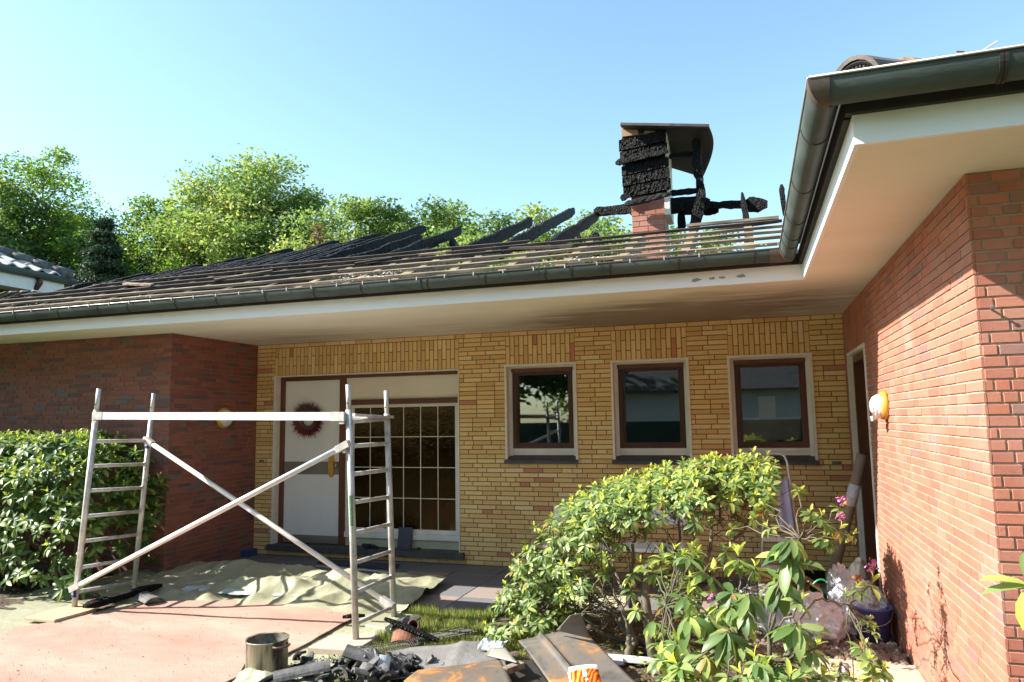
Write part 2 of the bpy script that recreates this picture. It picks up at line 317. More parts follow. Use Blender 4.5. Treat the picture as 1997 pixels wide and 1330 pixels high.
def brick_wall(parent, label, O, U, N, L, pitch, rows, joint, bl, openings, panels, mat, mortar, seed, rec=.006, headers=.25, cut=0):
    rnd = random.Random(seed); O = V(O); U = V(U); N = V(N); Z = V((0, 0, 1)); Ht = pitch * rows
    # mortar body with true openings
    mb = MB(); us = sorted({0, L - cut, *[x for o in openings for x in o[:2]]}); zs = sorted({-.05, Ht, *[x for o in openings for x in o[2:]]})
    for u0, u1 in zip(us, us[1:]):
        for z0, z1 in zip(zs, zs[1:]):
            if any(o[0] <= (u0 + u1) / 2 <= o[1] and o[2] <= (z0 + z1) / 2 <= o[3] for o in openings): continue
            p = [O + U * a + Z * c - N * rec for a, c in ((u0, z0), (u1, z0), (u1, z1), (u0, z1))]; q = [x - N * .09 for x in p]; mb.hexa([p[0], p[1], q[1], q[0], p[3], p[2], q[2], q[3]])
    w = mb.build('brick_wall', mortar, parent, label=label)
    def put(cu, cz, l, h, vert=False):
        c = O + U * cu + Z * cz + N * rnd.uniform(-.0012, .0012)
        BR.append((w, U, N, mat, c, l, h, vert, round(rnd.random(), 2), screen_area(c, U, h if vert else l, l if vert else h, N)))
    for r in range(rows):
        zc = (r + .5) * pitch; hs = [(o[0], o[1]) for o in openings if o[2] < zc < o[3]] + [(o[0], o[1]) for o in panels if o[2] < zc < o[3]]
        for s0, s1 in subtract(0, L, hs):
            u = s0; first = rnd.choice([bl, bl * .5, bl * .75, bl * .25, bl])
            off = ((r * 3) % 4) * bl * .25 if s1 - s0 > 1.5 else None
            nxt = (first if off is None else (off or bl)) + joint
            while u < s1 - .02:
                l = min(nxt, s1 - u + joint)
                if 0 < s1 - (u + l) < .03: l = s1 - u + joint
                put(u + (l - joint) / 2, zc, l - joint, pitch - joint); u += l
                nxt = (bl if rnd.random() > headers else bl * .5) + joint
    for (u0, u1, z0, z1) in panels:
        n = max(2, round((u1 - u0) / (pitch * 1.05))); wd = (u1 - u0) / n; th = z1 - z0
        for i in range(n):
            k = .665 if i % 2 == 0 else .335; zz = z0 + th * k
            for a, c in ((z0, zz), (zz, z1)): put(u0 + wd * (i + .5), (a + c) / 2, c - a - joint, wd - joint, True)
    return w
def flush_bricks(limit):
    """the bricks that show largest are parts of their own, the rest of each wall is one piece of kind stuff"""
    for matname in limit:
        rows = sorted([b for b in BR if b[3].name == matname], key=lambda b: -b[9]); n = limit[matname]
        rest = {}
        for k, (w, U, N, mat, c, l, h, vert, t, ar) in enumerate(rows):
            if k < n and ar > 0:
                o = D.objects.new('brick', brick_mesh(l, h, mat, round(round(t * 16) / 16, 4)))
                Z = V((0, 0, 1)); X = U.copy()
                if N.cross(Z).dot(U) > 0: X = -U
                if vert: R = Matrix((Z, -N, -X)).transposed()
                else: R = Matrix((X, -N, Z)).transposed()
                link(o, w, c); o.rotation_euler = R.to_euler()
            else: rest.setdefault(w.name, (w, mat, []))[2].append((U, N, c, l, h, vert, t))
        for w, mat, L in rest.values():
            mb = MB()
            for U, N, c, l, h, vert, t in L:
                mb.ct = t if t != .5 else .501
                if vert: add_brick(mb, c, V((0, 0, 1)), -U, N, l, h)
                else: add_brick(mb, c, U, V((0, 0, 1)), N, l, h)
            mb.build('brick_courses', mat, w, kind='stuff')
# ------------------------------------------------------------------ the house
house = thing('burnt_bungalow', (-3.4, 0, 0), 'low brick bungalow with its roof burnt down to black rafters and pale battens', 'house')
WIN = [(-3.541, -2.730), (-2.322, -1.517), (-1.103, -.311)]; WT = 2.230; WB = 1.141
DL, DR, DT = -6.649, -4.115, 2.217
ax = lambda x: x - XL
ph = H / 51
yw = brick_wall(house, 'yellow brick wall with dark joints behind the porch', (XL, 0, 0), (1, 0, 0), (0, -1, 0), -XL, ph, 51, .0085, .2115,
    [(ax(a), ax(c), WB, WT) for a, c in WIN] + [(ax(DL), ax(DR), .05, DT)], [(ax(a), ax(c), WT, 50 * ph) for a, c in WIN] + [(ax(DL), ax(DR), DT, 50 * ph)], M['ybrick'], M['ymortar'], 3)
b = MB(); b.box(-.04, .08, .012, .094, -.05, H); b.box(XL - .09, XL + .04, .012, .094, -.05, H); b.build('corner_seal', M['ymortar'], house)  # added boxes that stop light leaking through the slits at the wall corners
pr = H / 54
brick_wall(house, 'long sunlit red brick wall with light joints', (0, -.0, 0), (0, -1, 0), (-1, 0, 0), -YR, pr, 54, .0085, .1935, [(.25, 1.33, -.05, 2.185)], [(.25, 1.33, 2.185, H - .001)], M['rbrick'], M['rmortar'], 5, cut=.007)
brick_wall(house, 'front brick face at the sunlit corner', (.0125, YR, 0), (1, 0, 0), (0, -1, 0), 3.2, pr, 54, .0085, .102, [], [], M['rbrick'], M['rmortar'], 6, headers=.5)
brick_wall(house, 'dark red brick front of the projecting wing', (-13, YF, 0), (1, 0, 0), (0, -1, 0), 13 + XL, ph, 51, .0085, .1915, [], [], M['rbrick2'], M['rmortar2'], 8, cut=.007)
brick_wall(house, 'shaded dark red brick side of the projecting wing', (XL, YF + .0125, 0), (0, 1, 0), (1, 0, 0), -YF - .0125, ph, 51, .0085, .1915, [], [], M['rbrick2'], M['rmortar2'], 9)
flush_bricks({'yellow_brick': 300, 'red_brick': 200, 'dark_red_brick': 100})
# soffit: one flat plate following the eaves, fascia boards, underboards
b = MB(); z0, z1 = H + .001, H + .05; XE = 3.6; XW = -13
for (x0, x1, y0, y1) in ((XW, EX, EY, .5), (EX, XE, EF, .5)): b.box(x0, x1, y0, y1, z0, z1)
b.build('soffit', M['soffit'], house, label='plastered soffit stained brown by smoke above the windows')
FB = .11
def strip(p, q, n, z0, z1, th, name, mat, lab=None):
    b = MB(); p = V(p); q = V(q); n = V(n) * th; b.hexa([(*x, z0) for x in (p.xy, q.xy, (q + n).xy, (p + n).xy)] + [(*x, z1) for x in (p.xy, q.xy, (q + n).xy, (p + n).xy)]); return b.build(name, mat, house, label=lab)
strip((XW, EY, 0), (EX, EY, 0), (0, -1, 0), H - .004, H + FB, .02, 'fascia', M['fascia'], 'long white fascia with flaking paint')
strip((EX, EY - .02, 0), (EX, EF, 0), (-1, 0, 0), H - .004, H + FB, .02, 'fascia', M['fascia'])
strip((EX - .02, EF, 0), (XE, EF, 0), (0, -1, 0), H - .004, H + FB, .02, 'fascia', M['fascia'])
# flaked paint patches on the fascia (thin chips of bare render)
for (px, py, w, h) in ((1357, 546, 20, 7), (1389, 543, 14, 6), (1408, 541, 16, 4), (1445, 538, 24, 8)):
    c = atY(px, py, EY - .0215); mb = MB(); n = 11; rr = random.Random(px)
    mb.poly([(c.x + w / 230 / 2 * math.cos(a) * rr.uniform(.5, 1.1), c.y - .001, c.z + h / 230 / 2 * math.sin(a) * rr.uniform(.5, 1.1)) for a in [2 * math.pi * i / n for i in range(n)]]); mb.build('flaked_patch', simple('bare_render', (.33, .34, .36), None, .9, 40, .3) if px == 1357 else D.materials['bare_render'], house)
strip((XW, EY + .02, 0), (EX + .02, EY + .02, 0), (0, -1, 0), H + FB + .0005, H + .215, .065, 'underboard', M['blackboard'])
strip((EX + .02, EY - .046, 0), (EX + .02, EF - .0, 0), (-1, 0, 0), H + FB + .0005, H + .215, .065, 'underboard', M['blackboard'])
strip((EX - .045, EF + .02, 0), (XE, EF + .02, 0), (0, -1, 0), H + FB + .0005, H + .2145, .065, 'underboard', M['blackboard'])
# gutters: half-round, open on top, with joint collars and a beaded lip
GR = .059; GZ = 2.83
def gutter(p, q, nout, seams, lab):
    p = V(p); q = V(q); d = (q - p); Ln = d.length; d.normalize(); no = V(nout); N = 14
    def ring(c, r, mit=None):
        out = []
        for k in range(N + 1):
            a = math.pi * k / N; off = no * (-math.cos(a) * r); out.append(c + off + V((0, 0, -math.sin(a) * r * 1.55)))
        return out
    b = MB(); e1 = ring(p, GR); e2 = ring(q, GR); i1 = ring(p, GR - .004); i2 = ring(q, GR - .004)
    # mitre the ends along the corner diagonals
    def mitre(pts, s):
        return [x + d * s * (x - (p if pts in (e1, i1) else q)).dot(no) for x in pts]
    return b, e1, e2, i1, i2, mitre, d, no, ring, Ln
def make_gutter(p, q, nout, m0, m1, seams, lab):
    p = V(p); q = V(q); no = V(nout); d = (q - p).normalized(); Ln = (q - p).length; N = 14
    def prof(r, lip=False):
        out = []
        for k in range(N + 1):
            a = math.pi * k / N; out.append((-math.cos(a) * r, -math.sin(a) * r * 1.5))
        return out
    def P(s, o, z, r0=None): return p + d * s + no * o + V((0, 0, z))
    b = MB(); outer = prof(GR); inner = prof(GR - .004)
    def end(s, pr, m): return [b.addv(P(s + m * o, o, z)) for o, z in pr]
    A = end(0, outer, m0); B_ = end(Ln, outer, m1); C_ = end(0, inner, m0); D_ = end(Ln, inner, m1)
    for k in range(N): b.face(A[k], A[k + 1], B_[k + 1], B_[k]); b.face(C_[k], D_[k], D_[k + 1], C_[k + 1])
    b.face(A[N], C_[N], D_[N], B_[N]); b.face(A[0], B_[0], D_[0], C_[0])
    g = b.build('gutter', M['zinc'], house, smooth=False, label=lab)
    for pl in g.data.polygons: pl.use_smooth = True
    bl = MB(); bl.tube([P(m0 * GR, GR + .003, .002), P(Ln + m1 * GR, GR + .001, .001)], .0055, 8); bl.build('gutter_bead', M['steel'], g, smooth=True)
    for s in seams:
        c = MB(); pr2 = prof(GR + .003)
        for ds in (0,):
            a = [c.addv(P(s - .006, o, z)) for o, z in pr2]; e = [c.addv(P(s + .006, o, z)) for o, z in pr2]
            for k in range(N): c.face(a[k], a[k + 1], e[k + 1], e[k])
            a0 = [c.addv(P(s - .006, o, z)) for o, z in outer]; e0 = [c.addv(P(s + .006, o, z)) for o, z in outer]
            for k in range(N): c.face(a0[k], a0[k + 1], a[k + 1], a[k]); c.face(e[k], e[k + 1], e0[k + 1], e0[k])
        c.build('gutter_joint', M['blackboard'], g)
    return g
gy = EY - .05 - GR - .01; gx = EX - .05 - GR - .01; gf = EF - .05 - GR - .01
sm = []; x = -12.6
for px in (30, 113, 190, 248, 340, 420, 515, 610, 702, 820, 832, 945, 1063, 1115, 1190, 1325, 1475): sm.append(atY(px, 560, gy - GR).x - XW)
g1 = make_gutter((XW, gy, GZ), (gx, gy, GZ), (0, -1, 0), 0, -1, sorted(sm), 'long dark zinc gutter along the burnt eave')
g2 = make_gutter((gx, gy, GZ), (gx, gf, GZ), (-1, 0, 0), -1, 1, [.42, .66, 1.06, 1.7, 2.4], 'green-grey gutter running towards the viewer')
g3 = make_gutter((gx, gf, GZ), (XE, gf, GZ), (0, -1, 0), -1, 0, [.545, .56], 'dark gutter over the near front wall')
for k in range(46):   # gutter bracket tips over the lip
    xx = -12.4 + k * .26
    if xx > -1.0: continue
    c = MB(); c.box(xx - .004, xx + .004, gy - GR - .014, gy - GR + .02, GZ + .006, GZ + .010); c.box(xx - .004, xx + .004, gy - GR - .014, gy - GR - .011, GZ - .018, GZ + .006); c.build('gutter_clip', M['alu'], g1)
for (cx, cy) in ((gx, gf), (gx, gy)):  # soldered copper-brown corner collars
    c = MB(); s = 1 if cy == gf else -1; N = 12
    pts = [(-math.cos(math.pi * k / N) * (GR + .004), -math.sin(math.pi * k / N) * (GR + .004) * 1.5) for k in range(N + 1)]
    for w in (0, 1):
        if cy == gf: A = [c.addv((cx - o, cy - o, GZ + z)) for o, z in pts]; B_ = [c.addv(((cx - o, cy + .01, GZ + z) if w == 0 else (cx + .01, cy - o, GZ + z))) for o, z in pts]
        else: A = [c.addv((cx - o, cy - o, GZ + z)) for o, z in pts]; B_ = [c.addv(((cx - o, cy - .07 - (GR if o > 0 else 0), GZ + z) if w == 0 else (cx - .13, cy - o, GZ + z))) for o, z in pts]
        for k in range(N): c.face(A[k], A[k + 1], B_[k + 1], B_[k])
    c.build('gutter_corner', M['copper'], g2 if cy == gf else g1, smooth=True)
# ------------------------------------------------------------------ windows
def window(x0, x1, lab):
    s = .12; bd = .05; root = MB()
    # rendered surround: thin raised band on the wall and reveals
    zt, zb = WT, WB
    b = MB(); e = .012
    b.box(x0 - e, x0 + .012, -.014, s, zb, zt + e); b.box(x1 - .012, x1 + e, -.014, s, zb, zt + e); b.box(x0 + .012, x1 - .012, -.014, s, zt - .012, zt + e)
    w = b.build('window', M['render'], house, label=lab)
    b = MB(); b.box(x0 + .012, x0 + bd, s - .045, s, zb + .06, zt - .012); b.box(x1 - bd, x1 - .012, s - .045, s, zb + .06, zt - .012); b.box(x0 + bd, x1 - bd, s - .045, s, zt - .045, zt - .012)
    b.box(x0 + bd + .0005, x1 - bd - .0005, s - .03, s + .03, zb + .078, zb + .112); b.box(x0 + bd + .0005, x1 - bd - .0005, s - .042, s + .03, zb + .114, zb + .150)
    b.build('white_trim', M['white'], w)
    a0, a1, c0, c1 = x0 + bd, x1 - bd, zb + .151, zt - .045; f = .045
    b = MB(); y0, y1 = s - .03, s + .05
    b.box(a0, a0 + f, y0, y1, c0, c1); b.box(a1 - f, a1, y0, y1, c0, c1); b.box(a0 + f, a1 - f, y0, y1, c1 - f, c1); b.box(a0 + f, a1 - f, y0, y1, c0, c0 + f)
    f2 = f + .016
    for q in ((a0 + f, a0 + f2, c0 + f, c1 - f), (a1 - f2, a1 - f, c0 + f, c1 - f), (a0 + f2, a1 - f2, c1 - f2, c1 - f), (a0 + f2, a1 - f2, c0 + f, c0 + f2)): b.box(q[0], q[1], y0 + .015, y1, q[2], q[3])
    b.build('frame', M['mahog'], w)
    b = MB(); b.box(a0 - .004, a1 + .004, y0 - .03, y0 - .001, c1 - .03, c1 + .012); b.build('shutter_slat', M['browntimber'], w)
    b = MB(); yy = y0 + .05; b.box(a0 + f2, a1 - f2, yy, yy + .006, c0 + f2, c1 - f2); b.build('pane', M['glass'], w)
    b = MB(); fr = -.045
    b.hexa([(x0 - .02, fr, zb - .012), (x1 + .02, fr, zb - .012), (x1 - .0125, s - .03, zb + .03), (x0 + .0125, s - .03, zb + .03), (x0 - .02, fr, zb + .022), (x1 + .02, fr, zb + .022), (x1 - .0125, s - .03, zb + .077), (x0 + .0125, s - .03, zb + .077)])
    b.build('sill', M['slate'], w)
    return w
window(*WIN[0], 'square window nearest the front door'); window(*WIN[1], 'middle square window'); window(*WIN[2], 'square window beside the step ladder with a board behind the glass')
# rooms behind the windows
b = MB(); b.box(XL + .05, -.2, .35, .36, 0, 2.6); 
b = MB()
for q in (((-6.9, 2.6, 0), (0, 2.6, 0), (0, 2.6, 2.6), (-6.9, 2.6, 2.6)), ((-6.9, .1, .02), (0, .1, .02), (0, 2.6, .02), (-6.9, 2.6, .02)), ((-6.9, .1, 0), (-6.9, 2.6, 0), (-6.9, 2.6, 2.6), (-6.9, .1, 2.6)), ((-.02, .1, 0), (-.02, 2.6, 0), (-.02, 2.6, 2.6), (-.02, .1, 2.6)), ((-3.8, .1, 0), (-3.8, 2.6, 0), (-3.8, 2.6, 2.6), (-3.8, .1, 2.6))): b.quad(*q)
b.build('room', M['dark'], house)
# ------------------------------------------------------------------ front door unit
s = .12
b = MB(); b.box(DL - .0, DL + .03, -.012, s + .04, .131, DT); b.box(DR - .012, DR, -.012, s + .04, .131, DT); b.box(DL + .03, DR - .012, -.012, s + .04, DT - .014, DT)
du = b.build('door_surround', M['render'], house)
b = MB(); b.box(DL + .03, DL + .085, s - .03, s + .05, .131, DT - .015); b.box(-5.755, -5.675, s - .03, s + .05, .131, DT - .015); b.box(DL + .085, -5.755, s - .03, s + .05, 2.15, DT - .015); b.box(-5.675, DR - .012, s - .03, s + .05, 2.165, DT - .015)
b.box(-5.675, DR - .012, s - .03, s + .05, 1.862, 1.893); b.box(-5.675, DR - .012, s - .045, s + .05, 1.828, 1.860); b.build('door_frame', M['browntimber'], house)
b = MB(); b.box(DL + .087, -5.757, s + .0, s + .045, .14, 2.148); fd = b.build('front_door', M['doorwhite'], house, label='white front door with a grey band')
b = MB(); b.box(DL + .088, -5.758, s - .005, s - .001, .978, 1.134); b.build('grey_band', simple('grey_band', (.24, .22, .18), (.2, .18, .15), .4, 4, 0), fd)
b = MB(); b.box(DL + .088, -5.758, s - .006, s - .001, .142, .235); b.build('kick_plate', M['steel'], fd)
b = MB()  # oval brass escutcheon and knob
def oval(b, c, rx, rz, y0, y1, n=20):
    r0 = [b.addv((c[0] + rx * math.cos(2 * math.pi * k / n), y0, c[1] + rz * math.copysign(abs(math.sin(2 * math.pi * k / n)) ** .8, math.sin(2 * math.pi * k / n)))) for k in range(n)]
    r1 = [b.addv((b.v[i][0], y1, b.v[i][2])) for i in r0]
    b.face(*r0)
    for k in range(n): b.face(r0[k], r1[k], r1[(k + 1) % n], r0[(k + 1) % n])
oval(b, (-5.865, 1.09), .035, .145, s - .045, s - .001); b.build('handle', M['brass'], fd)
b = MB(); b.lathe((-5.795, s, 1.09), [(.0, -.07), (.026, -.065), (.03, -.045), (.014, -.03), (.014, 0)], 14, V((0, 1, 0))); b.lathe((-5.865, s - .045, 1.13), [(0, -.004), (.009, -.003), (.01, 0)], 8, V((0, 1, 0))); b.lathe((-5.865, s - .045, 1.04), [(0, -.004), (.009, -.003), (.01, 0)], 8, V((0, 1, 0))); b.build('knob', M['steel'], fd, smooth=True)
b = MB(); b.box(-5.674, DR - .0125, s + .0, s + .04, 1.8935, 2.164); b.build('transom_panel', M['cream'], house)
x0, x1, zz0, zz1 = -5.674, DR - .0125, .235, 1.827
gxl, gxr, gz0, gz1 = -5.565, -4.215, .345, 1.795
b = MB(); b.box(x0, gxl, s - .01, s + .04, zz0, zz1); b.box(gxr, x1, s - .01, s + .04, zz0, zz1); b.box(gxl, gxr, s - .01, s + .04, gz1, zz1); b.box(gxl, gxr, s - .01, s + .04, .30, gz0); b.box(x0, x1, s - .03, s + .04, zz0, .298)
sw = b.build('side_window', M['white'], house, label='tall leaded window of brown glass beside the door')
b = MB(); b.box(x0, x1, s - .0, s + .04, .132, .234); b.build('apron_panel', simple('greenish_apron', (.5, .5, .38), (.42, .42, .32), .5, 5, 0), sw)
nx, nz = 6, 4
for i in range(nx):
    for j in range(nz):
        a, c = gxl + (gxr - gxl) * i / nx, gxl + (gxr - gxl) * (i + 1) / nx; d_, e_ = gz0 + (gz1 - gz0) * j / nz, gz0 + (gz1 - gz0) * (j + 1) / nz
        b = MB(); b.box(a + .002, c - .002, s + .008, s + .014, d_ + .002, e_ - .002); b.build('pane', M['amber'], sw)
b = MB()
for i in range(nx + 1): a = gxl + (gxr - gxl) * i / nx; b.box(a - .004, a + .004, s + .0, s + .007, gz0, gz1)
for j in range(nz + 1): a = gz0 + (gz1 - gz0) * j / nz; b.box(gxl, gxr, s + .002, s + .0075, a - .004, a + .004)
b.build('leading', M['cream'], sw)
b = MB(); b.box(gxl, gxr, s + .05, s + .3, gz0, gz1); b.build('inner_backing', M['blackboard'], sw)  # near-black box filling the space behind the panes
b = MB(); b.box(-6.68, -4.06, -.06, s + .03, .062, .130); b.build('doorstep', M['slate'], house, label='slate doorstep under the front door')
# right hand side door in the sunlit wall
b = MB(); y0, y1 = -.25, -1.33; t = .2
b.box(-.01, .035, y0 - .03, y0 + .012, 0, 2.197); b.box(-.01, .035, y1 - .004, y1 + .03, 0, 2.197); b.box(-.01, .035, y1 + .03, y0 - .03, 2.165, 2.197); b.build('door_surround', M['render'], house)
b = MB(); b.box(.036, .19, y0 - .07, y0, 0, 2.165); b.box(.036, .19, y1, y1 + .07, 0, 2.165); b.box(.036, .19, y1 + .07, y0 - .07, 2.1, 2.165); b.build('door_frame', M['browntimber'], house)
b = MB(); b.box(.14, .18, y1 + .07, y0 - .07, .02, 2.1)
for k in range(9): b.box(.128, .139, y1 + .08 + k * .1, y1 + .16 + k * .1, .04, 2.08)
b.build('side_door', M['mahog'], house, label='brown timber side door in the right wall')
b = MB(); b.box(-.76, -.30, -.006, .0, .0, .115)
for i in range(16): b.box(-.75 + i * .028, -.742 + i * .028, -.012, -.0065, .005, .11)
for i in range(5): b.box(-.755, -.305, -.016, -.0125, .01 + i * .022, .014 + i * .022)
b.build('vent_grille', M['black'], house)
# ------------------------------------------------------------------ main roof: rafters, battens, charred attic
RT = .4; RZ0 = 2.86; RY0 = -2.15
def roofz(y): return RZ0 + RT * (y - RY0)
def charbeam(b, p, q, w, h, seed=0, jag=.18, taper=0, step=.06, up=(0, 0, 1)):
    p = V(p); q = V(q); d = (q - p); L = d.length; d.normalize(); sx = d.cross(V(up)).normalized(); uz = sx.cross(d).normalized(); n = max(3, int(L / step)); rings = []
    K = [(-.5, -.5), (0, -.56), (.5, -.5), (.55, 0), (.5, .5), (0, .54), (-.5, .5), (-.55, 0)]
    for i in range(n + 1):
        t = i / n; sc = 1 - taper * t; ring = []
        env = 1 if 0 < i < n - 2 else (.9 if i == n - 2 else .78 if i == n - 1 else .5)
        ch = noise.noise(V((seed * 3.7, t * L * 2.2, 1))) * jag * 1.2
        for kk, (a, c) in enumerate(K):
            j = noise.noise(V((seed * 7.1 + kk * 3.3, t * L * 14, kk))) * jag
            ring.append(b.addv(p + d * (t * L) + sx * (a * w * env * sc * (1 + j)) + uz * (c * h * env * sc * (1 + j + ch))))
        rings.append(ring)
    for a, c in zip(rings, rings[1:]):
        for k in range(8): b.face(a[k], a[(k + 1) % 8], c[(k + 1) % 8], c[k])
    b.face(*rings[0][::-1]); b.face(*rings[-1])
def rafter(x, yend, seed, cx=0, h=.13, w=.055, foot=True, jag=.3):
    b = MB(); ys = -2.0; zoff = -.075
    charbeam(b, (x, -.62, roofz(-.62) + zoff), (x + cx, yend, roofz(yend) + zoff), w, h, seed, jag, .1); r = b.build('rafter', M['char'], house, label='black charred rafter sticking up past the battens')
    if foot: b = MB(); b.beam((x, -2.14, roofz(-2.14) - .065), (x, -.62, roofz(-.62) - .065), .07, .12); b.build('rafter_foot', M['batten'] if x > -5.2 else M['batten2'], r)
ends = [(-3.86, 2.3), (-3.4, 3.2), (-2.85, 2.1), (-4.86, 2.0), (-5.35, 1.6), (-5.88, 2.9), (-4.35, -.1), (-2.34, -.42), (-6.4, 2.4), (-6.9, 1.9), (-7.4, 1.45), (-7.9, 1.0), (-8.4, .65), (-8.9, .2), (-9.4, -.2), (-1.86, -.5), (-1.35, -.45), (-.85, -.4), (-6.15, 1.2), (-7.15, .9), (-7.65, .6), (-8.15, .35), (-6.65, 1.4)] + [(-6.03 - .25 * i, 1.9 - .2 * i) for i in range(13)]
for i, (x, ye) in enumerate(ends):
    h = .14 if i < 6 else .15
    rafter(x, ye, i + 1, cx=random.uniform(-.04, .04), h=h, foot=i < 18, jag=.3 if i < 7 else .12)
for i in range(8):   # feet of rafters under the battens further left
    x = -9.9 - i * .5; b = MB(); charbeam(b, (x, -2.14, roofz(-2.14) - .07), (x, -.9, roofz(-.9) - .07), .07, .12, i + 40); b.build('rafter_foot', M['char'], house)
rb = random.Random(4)
batt = [-2.06, -1.76, -1.46, -1.16, -.86, -.58]
for k, y in enumerate(batt):
    xa, xb = -12.8, -.55; cuts = [xa]
    while cuts[-1] < xb: cuts.append(min(xb, cuts[-1] + rb.uniform(2.2, 3.4)))
    if k == 5: cuts = [-7.6, -5.2, -3.05]
    if k == 4: cuts = [-8.6, -6.1, -3.6, -.55]
    if k == 3: cuts = [-9.6, -7.2, -4.4, -1.9, -.55]
    for a, c in zip(cuts, cuts[1:]):
        b = MB(); n = 14; z = roofz(y) + .004; pts = []
        ny = V((0, 1, RT)).normalized(); nz = V((0, -RT, 1)).normalized(); rings = []
        for i in range(n + 1):
            x = a + .002 + (c - a - .004) * i / n; w = .024 + .002 * rb.uniform(-1, 1); h = .0125; sag = .008 * noise.noise(V((x * 1.1, y * 9, 0)))
            cc = V((x, y, z + sag)); rings.append([b.addv(cc + ny * w * s1 + nz * h * (s2 + 1)) for s1, s2 in ((-1, -1), (1, -1), (1, 1), (-1, 1))])
        for r0, r1 in zip(rings, rings[1:]):
            for j in range(4): b.face(r0[j], r1[j], r1[(j + 1) % 4], r0[(j + 1) % 4])
        b.face(*rings[0]); b.face(*rings[-1][::-1]); b.build('batten', M['batten2'] if (k >= 4 or (k == 3 and a < -4.2) or (k == 2 and a < -7.5)) else M['batten'], house)
b = MB(); b.hexa([(XW, -2.20, 2.845), (EX - .15, -2.20, 2.845), (EX - .15, -2.075, 2.875), (XW, -2.075, 2.875)] + [(XW, -2.20, 2.848), (EX - .15, -2.20, 2.848), (EX - .15, -2.075, 2.878), (XW, -2.075, 2.878)]); b.build('eaves_flashing', simple('dusty_flashing', (.36, .33, .28), (.12, .11, .1), .8, 4, .5, 30, lo=.42, hi=.62), house)
rk = random.Random(9)
for k in range(5):   # snapped battens dropped across the others
    x = rk.uniform(-8, -1); y = rk.uniform(-1.6, -.7); l = rk.uniform(.3, .9); a = rk.uniform(-.5, .5); b = MB(); b.beam((x, y, roofz(y) + .045), (x + l * math.cos(a), y + l * math.sin(a), roofz(y + l * math.sin(a)) + .05), .045, .022, (0, -RT, 1)); b.build('broken_batten', M['batten'] if k % 3 else M['batten2'], house)
b = MB()   # pale mineral wool and plaster crumbs caught at the eave
for k in range(260):
    x = rk.choice([rk.gauss(-4.35, .12), rk.gauss(-4.0, .1), rk.uniform(-2.6, -.7), rk.uniform(-9.5, -6.5)]); y = rk.uniform(-2.2, -1.9); r = rk.uniform(.006, .02); c = V((x, y, 2.885 + .4 * (y + 2.15) + rk.uniform(0, .012))); a = [c + V((rk.uniform(-r, r), rk.uniform(-r, r), rk.uniform(0, r))) for _ in range(4)]; i = [b.addv(q) for q in a]; b.face(i[0], i[1], i[2]); b.face(i[0], i[2], i[3]); b.face(i[1], i[3], i[2])
b.build('plaster_crumbs', M['render'], house, kind='stuff')
b = MB()  # burnt ceiling and rubble lying in the open attic
b.grid(90, 30, lambda u, v: (XW + (XE - XW) * u * .82, -2.0 + 5.6 * v, 2.70 + .05 * v + .07 * max(0, fb((u * 30, v * 12, 0), 1)) * min(1, v * 6)))
b.build('attic_floor', M['ash'], house, smooth=True, kind='stuff')
b = MB()
for k in range(120):  # charred offcuts lying between the battens
    x = random.uniform(-9, -.7); y = random.uniform(-1.9, .5); a = random.uniform(0, 3.1); l = random.uniform(.06, .3); charbeam(b, (x, y, 2.79), (x + math.cos(a) * l, y + math.sin(a) * l, 2.79 + random.uniform(0, .12)), .04, .03, k, .4, step=.05)
b.build('charred_rubble', M['char'], house, kind='stuff')
# purlin, posts and braces left standing around the chimney
def cb(name, p, q, w, h, seed, jag=.3, parent=None, taper=0, mat=None):
    b = MB(); charbeam(b, p, q, w, h, seed, jag, taper, .05); return b.build(name, mat or M['char'], parent or house)
PY = 2.0
cb('purlin', atY(1158, 414, PY), atY(1240, 406, PY), .08, .13, 61, .18); cb('purlin', atY(1225, 408, PY - .05), atY(1385, 396, PY - .05), .09, .19, 62, .15)
cb('purlin', atY(1372, 401, PY + .05), atY(1496, 398, PY + .1), .08, .09, 63, .3); cb('purlin', atY(1325, 408, PY + .12), atY(1402, 408, PY + .12), .06, .16, 64)
cb('purlin', atY(1452, 400, PY), atY(1497, 398, PY), .06, .17, 65, .35)
cb('post', atY(1352, 455, PY - .15), atY(1370, 365, PY - .12), .1, .13, 66); cb('post', atY(1366, 372, PY - .1), atY(1357, 258, PY - .1), .07, .08, 67, .5)
cb('post', atY(1362, 350, PY - .1), atY(1356, 300, PY - .1), .10, .12, 68, .5)
cb('post', atY(1462, 470, PY - .3), atY(1447, 376, PY), .08, .1, 69, .3, taper=.45); cb('post', atY(1330, 450, PY), atY(1328, 405, PY), .08, .1, 70)
cb('crossbar', atY(1300, 306, PY - .06), atY(1360, 299, PY - .06), .06, .07, 71, .5); cb('crossbar', atY(1305, 377, PY - .1), atY(1366, 371, PY - .1), .06, .08, 72)
cb('post', atY(1122, 448, 1.2), atY(1134, 474, 1.2), .06, .06, 73); cb('post', atY(880, 470, 1.5), atY(893, 492, 1.2), .07, .09, 74)
cb('post', atY(1524, 360, 1.2), atY(1530, 420, 1.2), .06, .07, 75)
cb('rafter_stub', atY(1150, 470, -.2), atY(1170, 460, -.2), .1, .12, 76)
for (pa, pb) in (((1340, 440), (1519, 424)), ((1400, 447), (1519, 431))):
    b = MB(); b.beam(atY(*pa, -.1), atY(*pb, -.1), .045, .03); b.build('batten', M['batten'] if pa[0] == 1340 else M['batten2'], house)
